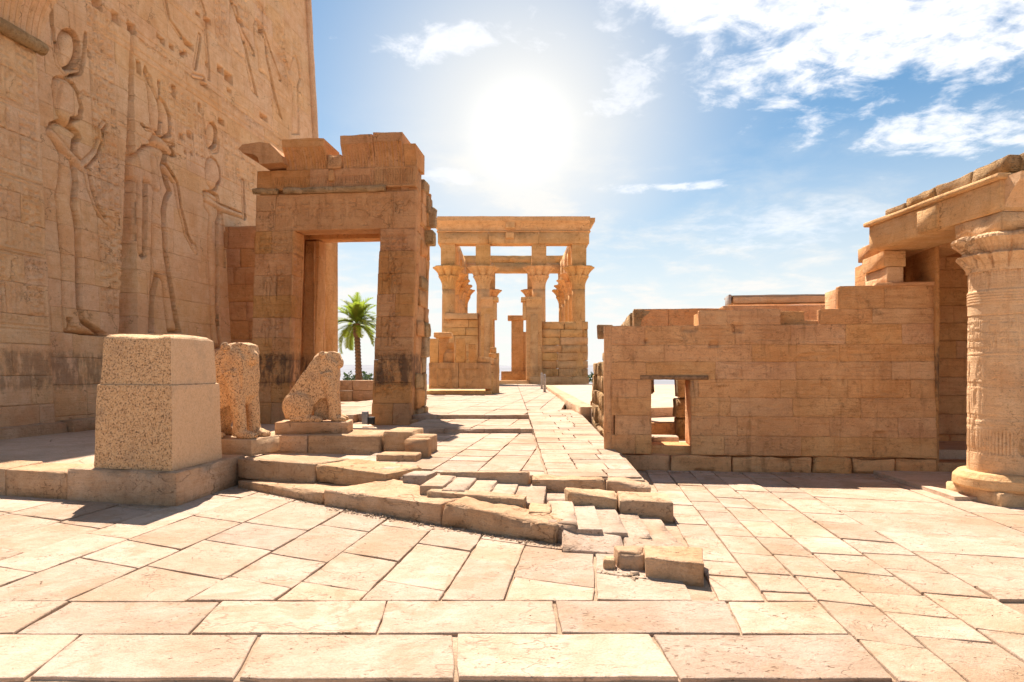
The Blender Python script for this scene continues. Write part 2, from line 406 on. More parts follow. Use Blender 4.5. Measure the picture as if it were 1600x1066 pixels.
def plain(name, c, rough=0.7, var=0.15, scale=8.0, bmp=0.2):
    m, b, p = principled(name, rough)
    geo = b.add('ShaderNodeNewGeometry'); n = b.noise(geo.outputs['Position'], scale, 4)
    col = b.mix(b.ramp(n, 0.3, 0.7), rgba([x * (1 - var) for x in c]), rgba([min(1, x * (1 + var)) for x in c]))
    b.put(p.inputs['Base Color'], col); bump(b, p, n, bmp, 0.02)
    return m
M['metal'] = plain('grey_post_paint', (0.33, 0.30, 0.27), 0.5)
M['dark'] = plain('dark_lamp_case', (0.05, 0.045, 0.04), 0.5)
M['wood'] = plain('old_timber', (0.24, 0.14, 0.075), 0.8, 0.3, 20)
M['trunk'] = plain('palm_trunk_bark', (0.16, 0.10, 0.06), 0.9, 0.4, 22, 0.8)
M['hill'] = plain('far_hill_haze', (0.24, 0.25, 0.27), 1.0, 0.12, 0.02)  # distance haze put into the blue-grey base colour
M['bank'] = plain('far_bank_soil', (0.38, 0.33, 0.26), 1.0, 0.2, 0.05)
def leaf(name, c, trans):
    m, b, p = principled(name, 0.5)
    oi = b.add('ShaderNodeObjectInfo'); geo = b.add('ShaderNodeNewGeometry')
    f = b.m('ADD', b.m('MULTIPLY', oi.outputs['Random'], 0.7), b.m('MULTIPLY', b.noise(geo.outputs['Position'], 5.0), 0.4))
    col = b.mix(f, rgba([x * 0.6 for x in c]), rgba([x * 1.5 for x in c]))
    b.put(p.inputs['Base Color'], col); p.inputs['Specular IOR Level'].default_value = 0.35
    tr = b.add('ShaderNodeBsdfTranslucent'); b.put(tr.inputs[0], b.mix(0.5, col, (0.25, 0.36, 0.03, 1)))
    mx = b.add('ShaderNodeMixShader'); mx.inputs[0].default_value = trans
    out = b.n['Material Output']; b.l.new(p.outputs[0], mx.inputs[1]); b.l.new(tr.outputs[0], mx.inputs[2]); b.l.new(mx.outputs[0], out.inputs[0])
    return m
M['palm'] = leaf('palm_leaf', (0.19, 0.235, 0.03), 0.6)
M['tree'] = leaf('far_tree_leaf', (0.05, 0.075, 0.04), 0.15)
def water():
    m, b, p = principled('river_water', 0.12)
    p.inputs['Base Color'].default_value = (0.10, 0.16, 0.19, 1); p.inputs['Specular IOR Level'].default_value = 0.5
    geo = b.add('ShaderNodeNewGeometry'); bump(b, p, b.noise(geo.outputs['Position'], 0.6, 4), 0.4, 0.3)
    return m
M['water'] = water()

# ------------------------------------------------------------------ carved facades made of blocks
class Frame:
    def __init__(s, O, S, N, batter=0.0):
        s.O = np.array(O, float); s.S = np.array(S, float); s.N = np.array(N, float); s.U = EZ - batter * s.N
    def hit(s, u, v):
        d = np.array(((u - U0) / F, 1.0, (V0 - v) / F)); C = np.array((0, 0, HC))
        x = np.linalg.solve(np.stack([s.S, s.U, -d], 1), C - s.O)
        return x[0], s.O[2] + x[1]
    def xyz(s, S_, Z_, H_):
        return s.O + S_[..., None] * s.S + (Z_ - s.O[2])[..., None] * s.U + H_[..., None] * s.N
class Relief:
    def __init__(s, s0, s1, z0, z1, ds, dz):
        s.s = np.arange(s0, s1 + ds, ds); s.z = np.arange(z0, z1 + dz, dz); s.ds = ds; s.dz = dz
        s.S, s.Z = np.meshgrid(s.s, s.z, indexing='ij'); s.H = np.zeros_like(s.S); s.inside = np.zeros(s.S.shape, bool)
    def win(s, pts, m):
        p = np.asarray(pts); i0 = max(0, int((p[:, 0].min() - m - s.s[0]) / s.ds)); i1 = int((p[:, 0].max() + m - s.s[0]) / s.ds) + 2
        j0 = max(0, int((p[:, 1].min() - m - s.z[0]) / s.dz)); j1 = int((p[:, 1].max() + m - s.z[0]) / s.dz) + 2
        return slice(i0, max(i1, 0)), slice(j0, max(j1, 0))
    @staticmethod
    def seg(X, Y, a, b):
        ax, ay = a; bx, by = b; dx, dy = bx - ax, by - ay
        t = np.clip(((X - ax) * dx + (Y - ay) * dy) / max(dx * dx + dy * dy, 1e-12), 0, 1)
        return np.hypot(X - ax - t * dx, Y - ay - t * dy), t
    def poly(s, pts, w):
        X, Y = s.S[w], s.Z[w]; d = np.full(X.shape, 1e9); ins = np.zeros(X.shape, bool); n = len(pts)
        for i in range(n):
            a, b = pts[i], pts[(i + 1) % n]
            d = np.minimum(d, s.seg(X, Y, a, b)[0])
            c = ((a[1] > Y) != (b[1] > Y)) & (X < (b[0] - a[0]) * (Y - a[1]) / ((b[1] - a[1]) or 1e-9) + a[0])
            ins ^= c
        return np.where(ins, d, -d)
    def line(s, pts, rad, w):
        X, Y = s.S[w], s.Z[w]; d = np.full(X.shape, -1e9); n = len(pts) - 1
        for i in range(n):
            dd, t = s.seg(X, Y, pts[i], pts[i + 1])
            r = (rad[0] + (rad[1] - rad[0]) * (i + t) / n) if not np.isscalar(rad) else rad
            d = np.maximum(d, r - dd)
        return d
    def apply(s, w, d, depth, soft, lift, slot=0.0):
        soft = soft * 0.55
        new = -depth + (depth + lift) * (1 - np.exp(-np.maximum(d, 0) / soft)); ins = d > 0
        H = s.H[w]; was = s.inside[w]
        H[ins & ~was] = new[ins & ~was]
        both = ins & was; H[both] = np.maximum(new, H - 0.05)[both]
        if slot and d.shape[0] > 3 and d.shape[1] > 3:  # deep undercut along the edge away from the viewer
            gs, gz = np.gradient(d, s.ds, s.dz)
            cut = ins & (d < slot) & (gs < -0.35) & ~was
            H[cut] = -depth - 0.36
        s.H[w] = H; s.inside[w] = was | ins
    def body(s, pts, depth=0.2, soft=0.12, lift=0.0, slot=None):
        w = s.win(pts, 0.1); s.apply(w, s.poly(pts, w), depth, soft, lift, (0.10 if depth > .15 else 0.0) if slot is None else slot)
    def limb(s, pts, rad, depth=0.2, soft=0.08, lift=0.0):
        w = s.win(pts, 0.4); s.apply(w, s.line(pts, rad, w), depth, soft, lift, 0.05 if depth > .13 else 0.0)
    def groove(s, pts, wd, depth):
        w = s.win(pts, wd + 0.1); d = s.line(pts, wd, w)
        s.H[w] = np.where(d > 0, np.minimum(s.H[w], s.H[w] * 0.3 - depth * np.clip(d / wd * 1.6, 0, 1)), s.H[w])
    def hole(s, a, z, ws, wz, depth):
        w = (slice(max(0, int((a - ws / 2 - s.s[0]) / s.ds)), int((a + ws / 2 - s.s[0]) / s.ds) + 1),
             slice(max(0, int((z - wz / 2 - s.z[0]) / s.dz)), int((z + wz / 2 - s.z[0]) / s.dz) + 1))
        s.H[w] = np.minimum(s.H[w], -depth)
    def glyphs(s, s0, s1, z0, z1, cols, size=0.2, depth=0.05, lw=0.022, border=True, rows=False):
        cw = (s1 - s0) / cols; R = random.random
        for c in range(cols):
            x0 = s0 + c * cw
            if border:
                s.groove([(x0, z0), (x0, z1)], lw * 0.8, depth * 0.8)
                if c == cols - 1: s.groove([(s1, z0), (s1, z1)], lw * 0.8, depth * 0.8)
            z = z1 - size * 0.6; m = x0 + cw / 2; q = min(cw, size) * 0.38
            while z > z0 + size * 0.5:
                k = random.randrange(8)
                g = lambda p, w_=1.0: s.groove([(m + a * q, z + b_ * q) for a, b_ in p], lw * w_, depth)
                if k == 0: g([(-1, 0), (1, 0)]); g([(-1, .5), (1, .5)])
                elif k == 1: g([(-1, 0), (-.6, .4), (-.2, 0), (.2, .4), (.6, 0), (1, .4)])
                elif k == 2: g([(math.cos(t) * .7, math.sin(t) * .7) for t in np.linspace(0, 6.28, 9)])
                elif k == 3: g([(-.8, -.6), (-.3, .3), (.5, .7), (.8, .5), (.3, -.1), (-.2, -.2)], 1.3); g([(.1, -.2), (.1, -.9)])
                elif k == 4: g([(-.5, -.9), (-.5, .9)], 1.3); g([(.5, -.9), (.5, .9)], 1.3)
                elif k == 5: g([(0, -1), (0, .1)]); g([(-.6, 0), (.6, 0)]); g([(0, .1), (-.35, .55), (0, 1), (.35, .55), (0, .1)])
                elif k == 6: g([(-.8, -.5), (.8, -.5), (.8, .4), (-.8, .4), (-.8, -.5)])
                else: g([(-.9, -.3), (-.2, .5), (.9, -.1), (-.2, -.5), (-.9, -.3)])
                z -= size * (0.85 + 0.4 * R())
    def standing(s, x, z, h, face=1, depth=0.05, soft=0.05, staff=True):
        """a small carved profile figure, feet at (x, z)"""
        q = lambda p: [(x + face * a * h, z + b_ * h) for a, b_ in p]
        s.body(q([(-.07, 0), (-.06, .3), (-.09, .48), (-.06, .58), (-.13, .72), (-.12, .78), (.10, .78), (.11, .72), (.05, .58), (.09, .46), (.08, .3), (.07, .06), (.15, .0)]), depth, soft)
        s.body(q([(-.06, .78), (-.075, .9), (-.03, .94), (.05, .92), (.07, .87), (.05, .81), (.02, .78)]), depth, soft)
        s.body(q([(-.05, .94), (-.07, 1.06), (-.02, 1.16), (.02, 1.06), (.05, .94)]), depth, soft)
        s.limb(q([(.09, .75), (.14, .6), (.26, .62)]), h * 0.022, depth, soft * .6)
        s.limb(q([(-.11, .75), (-.15, .55), (-.13, .42)]), h * 0.022, depth, soft * .6)
        if staff: s.groove(q([(.27, 0.02), (.27, .85)]), h * 0.01, depth * .8)
    def sample(s, a, z):
        x = np.clip((a - s.s[0]) / s.ds, 0, len(s.s) - 1.001); y = np.clip((z - s.z[0]) / s.dz, 0, len(s.z) - 1.001)
        i = x.astype(int); j = y.astype(int); fx = x - i; fy = y - j; H = s.H
        return (H[i, j] * (1 - fx) + H[i + 1, j] * fx) * (1 - fy) + (H[i, j + 1] * (1 - fx) + H[i + 1, j + 1] * fx) * fy
def facade(parent, fr, rects, rel, ds, dz, mat, name='stone_block', gap=0.003, rim=0.14, wear=0.006, jog=0.01, amp=0.012, wave=1.4):
    for (a0, a1, b0, b1) in rects:
        n = max(3, int((a1 - a0) / ds)); m = max(3, int((b1 - b0) / dz)); e = 0.018
        sa = np.concatenate([[a0 + gap, a0 + gap], np.linspace(a0 + gap + e, a1 - gap - e, n), [a1 - gap, a1 - gap]])
        zb = np.concatenate([[b0 + gap, b0 + gap], np.linspace(b0 + gap + e, b1 - gap - e, m), [b1 - gap, b1 - gap]])
        S_, Z_ = np.meshgrid(sa, zb, indexing='ij')
        I, J = np.meshgrid(np.arange(len(sa)), np.arange(len(zb)), indexing='ij')
        ei = np.minimum(np.minimum(I, len(sa) - 1 - I), np.minimum(J, len(zb) - 1 - J))
        p = np.stack([S_ * 1.1, Z_ * 1.1, np.full_like(S_, 3.3 + fr.O[0])], -1)
        H = rel.sample(S_, Z_) if rel is not None else np.zeros_like(S_)
        H = H + fbm(p * wave, 4) * amp + random.uniform(-jog, jog)
        chip = np.clip(fbm(p * 3.1 + 9, 3) - 0.1, 0, 1)
        H = np.where(ei <= 1, H - wear * (0.6 + 2.6 * chip), H)
        H = np.where(ei == 0, H - rim, H)
        w = (vnoise(p * 4 + 5) * 0.006) * (ei <= 1)
        V = fr.xyz(S_ + w, Z_ + w, H).reshape(-1, 3); k = len(zb)
        A, B = np.meshgrid(np.arange(len(sa) - 1), np.arange(k - 1), indexing='ij'); A = A.ravel(); B = B.ravel()
        Q = np.stack([A * k + B, (A + 1) * k + B, (A + 1) * k + B + 1, A * k + B + 1], 1)
        if np.dot(np.cross(fr.S, fr.U), fr.N) < 0: Q = Q[:, ::-1]
        mobj(name, V, Q, mat, parent)
def courses(s0, s1, zs, length, jit=0.35, skip=None):
    out = []
    for z0, z1 in zip(zs[:-1], zs[1:]):
        a = s0 - random.uniform(0, length)
        while a < s1:
            b = a + length * random.uniform(1 - jit, 1 + jit)
            x0, x1 = max(a, s0), min(b, s1)
            if s1 - x1 < length * 0.25: x1 = s1; b = s1 + 1
            if x1 - x0 > 0.12 and not (skip and skip(x0, x1, z0, z1)): out.append((x0, x1, z0, z1))
            a = b
    return out

# ================================================================== SETTING
def struct(o): o['kind'] = 'structure'; return o
def flat(name, poly, z, mat, depth=0.0, parent=None):
    n = len(poly); V = [(p[0], p[1], z) for p in poly]
    Fc = [list(range(n))]
    if depth:
        V += [(p[0], p[1], z - depth) for p in poly]
        Fc += [[i, n + i, n + (i + 1) % n, (i + 1) % n] for i in range(n)] + [list(range(2 * n - 1, n - 1, -1))]
    return mobj(name, V, Fc, mat, parent)
struct(flat('ground', [(-70, -30), (70, -30), (75, 95), (-75, 95)], -0.20, M['dust'], 9.0))
struct(flat('river', [(-4000, -3000), (4000, -3000), (4000, 4000), (-4000, 4000)], -6.0, M['water']))
def far_land():
    n, m = 90, 10; V = []; Fc = []
    ys = [330, 345, 420, 600, 800, 1000, 1250, 1600, 2200, 3600]
    for j, y in enumerate(ys):
        for i in range(n + 1):
            x = (i / n - 0.5) * 2.4 * y * 1.4
            k = [0, .06, .09, .2, .55, .9, 1, 1.1, 1.2, 1.2][j]
            h = -6.3 + k * (17 + 9 * float(vnoise(np.array([x / 260 + 4.2, y / 400, .3]))) + 3 * float(vnoise(np.array([x / 70, y / 90, 7.3])))) + (0.7 if j else 0)
            V.append((x, y, h))
    for j in range(m - 1):
        for i in range(n):
            a = j * (n + 1) + i; Fc.append([a, a + 1, a + n + 2, a + n + 1])
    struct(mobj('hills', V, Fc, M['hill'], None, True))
far_land()

def leaf_cloud(centers, radii, count, size, seed=1):
    r = np.random.default_rng(seed); V = []; Q = []; b = 0
    for c, rad in zip(centers, radii):
        d = r.normal(size=(count, 3)); d /= np.linalg.norm(d, axis=1)[:, None]
        p = np.array(c) + d * np.array(rad) * (r.random((count, 1)) ** 0.4)
        for q in p:
            a = r.normal(size=3); a /= np.linalg.norm(a); bb = np.cross(a, r.normal(size=3)); bb /= np.linalg.norm(bb)
            s_ = size * r.uniform(.6, 1.3)
            V += [q - a * s_, q + bb * s_ * .6, q + a * s_, q - bb * s_ * .6]; Q.append([b, b + 1, b + 2, b + 3]); b += 4
    return np.array(V), np.array(Q)
cs, rs = [], []
for i in range(70):
    x = random.uniform(-160, 70); y = random.uniform(345, 400); h = random.uniform(2.0, 4.2)
    cs.append((x, y, -5.2 + h * .8)); rs.append((random.uniform(2, 4.5), 2.5, h))
V_, Q_ = leaf_cloud(cs, rs, 60, 0.9)
tag(mobj('riverside_trees', V_, Q_, M['tree']), 'hazy belt of green trees along the far river bank', 'trees', kind='stuff')

# ------------------------------------------------------------------ paving
def clip(poly, n, d):
    """keep n.p <= d"""
    out = []
    for i in range(len(poly)):
        a, b = poly[i], poly[(i + 1) % len(poly)]
        fa = n[0] * a[0] + n[1] * a[1] - d; fb = n[0] * b[0] + n[1] * b[1] - d
        if fa <= 0: out.append(a)
        if (fa < 0) != (fb < 0) and abs(fa - fb) > 1e-12:
            t = fa / (fa - fb); out.append((a[0] + (b[0] - a[0]) * t, a[1] + (b[1] - a[1]) * t))
    return out
def area(p): return 0.5 * sum(p[i][0] * p[(i + 1) % len(p)][1] - p[(i + 1) % len(p)][0] * p[i][1] for i in range(len(p)))
def slab_geo(poly, zf, thick=0.09, gap=0.0028, step=0.13, tilt=0.004):
    c = np.mean(np.array(poly), 0); n = len(poly)
    if area(poly) < 0: poly = poly[::-1]
    g = gap + random.uniform(0, 0.004)
    P_ = [np.array(p) for p in poly]; ins = []
    for i in range(n):                                  # inset every edge by the joint
        a, b, d = P_[i - 1], P_[i], P_[(i + 1) % n]
        e1 = (b - a) / (np.linalg.norm(b - a) + 1e-9); e2 = (d - b) / (np.linalg.norm(d - b) + 1e-9)
        n1 = np.array((-e1[1], e1[0])); n2 = np.array((-e2[1], e2[0])); bi = n1 + n2
        bi = bi / max(0.35, np.dot(bi, n1)) if np.linalg.norm(bi) > 1e-6 else n1
        ins.append(b + bi * g)
    ring = []
    for i in range(n):
        a, b = ins[i], ins[(i + 1) % n]; k = max(1, int(np.linalg.norm(b - a) / step))
        nn = np.array((-(b - a)[1], (b - a)[0])); nn = nn / (np.linalg.norm(nn) + 1e-9)
        for j in range(k):
            p = a + (b - a) * j / k
            w = 0.010 * vnoise(np.array([[p[0] * 3.1, p[1] * 3.1, 2.2]]))[0] + 0.005 * vnoise(np.array([[p[0] * 11, p[1] * 11, 5.2]]))[0]
            corner = 0.012 * random.random() if j == 0 else 0
            ring.append(p + nn * (w + 0.004) + (c - p) / (np.linalg.norm(c - p) + 1e-9) * corner)
    ring = np.array(ring); m = len(ring); dirc = c - ring; dirc = dirc / np.linalg.norm(dirc, axis=1)[:, None]
    tx, ty, dz = random.uniform(-tilt, tilt), random.uniform(-tilt, tilt), random.uniform(-0.005, 0.005)
    def z_at(p): return np.array([zf(q[0], q[1]) for q in p]) + (p - c) @ np.array((tx, ty)) + dz
    levels = [(0.0, -thick), (0.0, -0.010), (0.003, -0.003), (0.010, 0.0)]
    V = []
    for ins_, dd in levels:
        p = ring + dirc * ins_; V.append(np.concatenate([p, (z_at(p) + dd)[:, None]], 1))
    V = np.concatenate(V); Fc = []
    for l in range(len(levels) - 1):
        for i in range(m): Fc.append([l * m + i, l * m + (i + 1) % m, (l + 1) * m + (i + 1) % m, (l + 1) * m + i])
    Fc.append([3 * m + i for i in range(m)])
    return V, Fc
def slab(parent, poly, zf, mat=None, **kw):
    if len(poly) < 3 or abs(area(poly)) < 0.03: return
    V, Fc = slab_geo(poly, zf, **kw)
    mobj('paving_slab', V, Fc, mat or M['slab'], parent)
def lay(parent, p_edges, q0, q1, length, skew, clips, zf, cull=None, jit=0.35, sink=None, **kw):
    """columns of slabs in the turned court frame; p along EX, q along EY"""
    for i in range(len(p_edges) - 1):
        pa, pb = p_edges[i], p_edges[i + 1]; q = q0 - random.uniform(0, length); o1 = o2 = 0.0
        while q < q1:
            ln = length * random.uniform(1 - jit, 1 + jit); r = q + ln; sk0 = skew * (pb - pa) / 2; j1, j2 = random.uniform(-.03, .03), random.uniform(-.03, .03)
            loc = [(pa, q + sk0 + o2), (pb, q - sk0 + o1), (pb, r - sk0 + j1), (pa, r + sk0 + j2)]; o1, o2 = j1, j2
            w = [tuple((EX * a + EY * b_)[:2]) for a, b_ in loc]
            for (n, d) in (clips(i) if callable(clips) else clips):
                w = clip(w, n, d)
                if len(w) < 3: break
            q = r
            if len(w) < 3 or (cull and cull(np.mean(np.array(w), 0))): continue
            if sink is not None:
                if abs(area(w)) > 0.03: sink.append(slab_geo(w, zf, **kw))
            else: slab(parent, w, zf, **kw)

court = struct(flat('court_paving', [(-9.5, 3.79), (10.5, 3.79), (10.5, 14), (-9.5, 14)], -0.024, M['joint'], 0.1))
ZERO = lambda x, y: 0.0
def gx(u, v): return G(u, v)[0]
# two rows of large slabs nearest the viewer
rowA = [(-60, -150), (128, 40), (405, 370), (710, 712), (1018, 1062), (1331, 1399)]
yA0, yA1, yB1 = G(0, 1059)[1], G(0, 990)[1], G(0, 939)[1]
for (t0, b0), (t1, b1) in zip(rowA[:-1], rowA[1:]):
    slab(court, [(gx(b0, 1059), yA0), (gx(b1, 1059), yA0), (gx(t1, 990), yA1), (gx(t0, 990), yA1)], ZERO, thick=0.2, tilt=0.001)
rowB = [(-130, -160), (110, 20), (345, 295), (605, 590), (865, 876), (1135, 1160), (1276, 1329)]
for (t0, b0), (t1, b1) in zip(rowB[:-1], rowB[1:]):
    slab(court, [(gx(b0, 990), yA1), (gx(b1, 990), yA1), (gx(t1, 939), yB1), (gx(t0, 939), yB1)], ZERO, tilt=0.001)
# left part of the court
def pe(u, v):
    g = G(u, v); return float(g[0] * EX[0] + g[1] * EX[1])
left_p = [-9.2, -8.0, -6.9, -5.95, -5.25, pe(119, 929) - .75, pe(119, 929) + .02, pe(290, 938), pe(430, 938), pe(567, 934), pe(690, 934), pe(790, 934), pe(931, 941), pe(1085, 941)]
curb = [(-9.5, 9.6), (-5.9, 8.98), (-4.24, 8.7), (-4.24, 10.2), (-1.67, 8.94), (-.77, 7.5), (.44, 6.67), (1.7, 6.6)]
def behind(c):
    for a, b in zip(curb[:-1], curb[1:]):
        if a[0] <= c[0] <= b[0] and b[0] > a[0]:
            return c[1] > a[1] + (b[1] - a[1]) * (c[0] - a[0]) / (b[0] - a[0]) + 0.55
    return False
nl = (math.cos(AX), -math.sin(AX))
pr = pe(1127, 945)
lay(court, left_p, 4.6, 11.5, 0.95, 0.36, [((0, -1), -yB1 - .004), (nl, pr)], ZERO, cull=behind)
# right part, running out to the portico and the temple wall
right_p = [pr, pe(1204, 945), pe(1300, 960), pe(1385, 960), pe(1490, 960), pe(1600, 960), 4.55, 5.15, 5.72]
def rclip(i): return [((0, -1), -(yB1 + .004) if i < 2 else -3.0), ((-nl[0], -nl[1]), -pr)]
def behind_r(c): return c[1] > 12.15 - 0.125 * (c[0] - 1.7) or (c[0] < 1.95 and c[1] > 8.9)
lay(court, right_p[:6], 2.9, 12.6, 0.62, 0.16, rclip, ZERO, cull=behind_r)
lay(court, right_p[5:], 4.2, 12.6, 0.85, 0.16, rclip, ZERO, cull=behind_r)
# raised floor of the portico
pf = struct(flat('portico_floor', [(5.78 + .02, 8.95), (14, 8.0), (14, 14), (6.2, 14)], 0.055, M['dust'], 0.08))

# raised terrace on the left and the processional path behind the stair
terr = struct(flat('terrace', [(-30, 10.6), (-7.6, 9.75), (-5.9, 9.35), (-5.9, 10.5), (-4.1, 10.45), (-2.75, 9.9), (-1.6, 9.4), (-1.5, 9.15), (-.2, 9.15), (.25, 9.1), (-.45, 15.4), (-.6, 19), (-3, 60), (-40, 60)], 0.27, M['dust'], 0.5))
path = struct(flat('path', [(-2.2, 10.2), (-1.3, 9.6), (-1.2, 9.2), (.2, 9.15), (1.72, 8.85), (1.9, 12), (2.1, 21), (2.4, 30), (2.9, 62), (-12, 62), (-12, 19.5), (-2.7, 18.2)], 0.285, M['joint'], 0.4))
def zp(x, y):
    if x > 0.48: return 0.31 + min(1, max(0, (y - 9.2) / 16)) * 0.19
    return 0.31 if y < 15.35 else (0.40 if y < 18.65 else 0.50)
lay(path, [-3.6, -2.9, -2.2, -1.55, -0.95, -.45], 8.5, 15.9, 0.55, 0.10, [((0, 1), 15.38), ((0, -1), -9.12), ((-1, 0), 2.7), ((1, 0), .46), ((-.563, -.826), -7.22)], lambda x, y: 0.31, thick=0.1)
def lane():
    y = 9.05; zl_ = lambda x, y: 0.31 + min(1, max(0, (y - 9.2) / 16)) * 0.19
    while y < 22:
        d = random.uniform(.28, .62); x1 = 1.45 + .03 * y; x = .475; sl = -.05
        while x < x1 - .05:
            l = random.choice((.45, .6, .8, 1.0)); e = x + l
            if x1 - e < .3: e = x1
            slab(path, [(x, y + sl * x), (e, y + sl * e), (e, y + d + sl * e), (x, y + d + sl * x)], zl_, thick=0.1); x = e
        y += d
lane()
lay(path, [-4.4, -3.6, -2.7, -1.9, -1.2], 15.0, 19.3, 0.55, 0.02, [((0, -1), -15.42), ((0, 1), 18.62), ((-1, 0), 2.5), ((1, 0), .46)], lambda x, y: 0.40, thick=0.16)
far_slabs = []
lay(None, [-9, -7.6, -6.4, -5.2, -4.0, -2.9, -1.8], 18.6, 62, 1.0, 0.0, [((0, -1), -18.66), ((1, 0), .47)], lambda x, y: 0.50, sink=far_slabs, thick=0.2)
lay(None, [-6.5, -5.6, -4.8, -4.0, -3.2, -2.4, -1.6, -0.9], 22, 62, 0.9, 0.0, [((-1, 0), -.47), ((1, -.012), 1.75), ((0, -1), -21.5)], lambda x, y: zp(x, y), sink=far_slabs, thick=0.16)
V_, F_, o_ = [], [], 0
for a, b in far_slabs:
    V_.append(a); F_ += [[i + o_ for i in f] for f in b]; o_ += len(a)
o = mobj('far_paving_slabs', np.concatenate(V_), F_, M['slab'], path); o['kind'] = 'stuff'
# kerb stones of the two low steps across the path
for (ya, zt, x0) in ((15.38, 0.41, -2.45), (18.62, 0.51, -2.75)):
    x = x0
    while x < 0.40:
        l = min(random.uniform(.55, 1.0), .46 - x)
        if l > .1: bstone('step_kerb', (x, ya - .1, 0.2), l, .22, zt - .2, M['slab'], path, ex=np.array((1., 0, 0)), ey=np.array((0, 1., 0)), r=.015, chip=.02)
        x += l
# kerb and raised strip to the right of the path
kerb = empty('side_kerb', (2.6, 24, .3), 'long pale stone kerb bending along the right side of the path', 'kerb')
kp = [(907, 650), (893, 643), (876, 628), (862, 617), (852, 608)]
kpts = [G(u, v, .40) for u, v in kp]
for a, b in zip(kpts[:-1], kpts[1:]):
    d = b - a; n = np.array((d[1], -d[0], 0)); n = n / np.linalg.norm(n)
    quad_stone('kerb_stone', [a, a + n * .5, b + n * .5, b], 0.25, .66, M['block'], kerb, r=.03, chip=.03)
struct(flat('side_strip', [tuple((kpts[0] + np.array((.3, -.4, 0)))[:2]), (5.5, 21), (9, 62), tuple((kpts[-1] + np.array((.4, 3, 0)))[:2]), tuple((kpts[2] + np.array((.35, 0, 0)))[:2])], 0.60, M['dust'], .5))

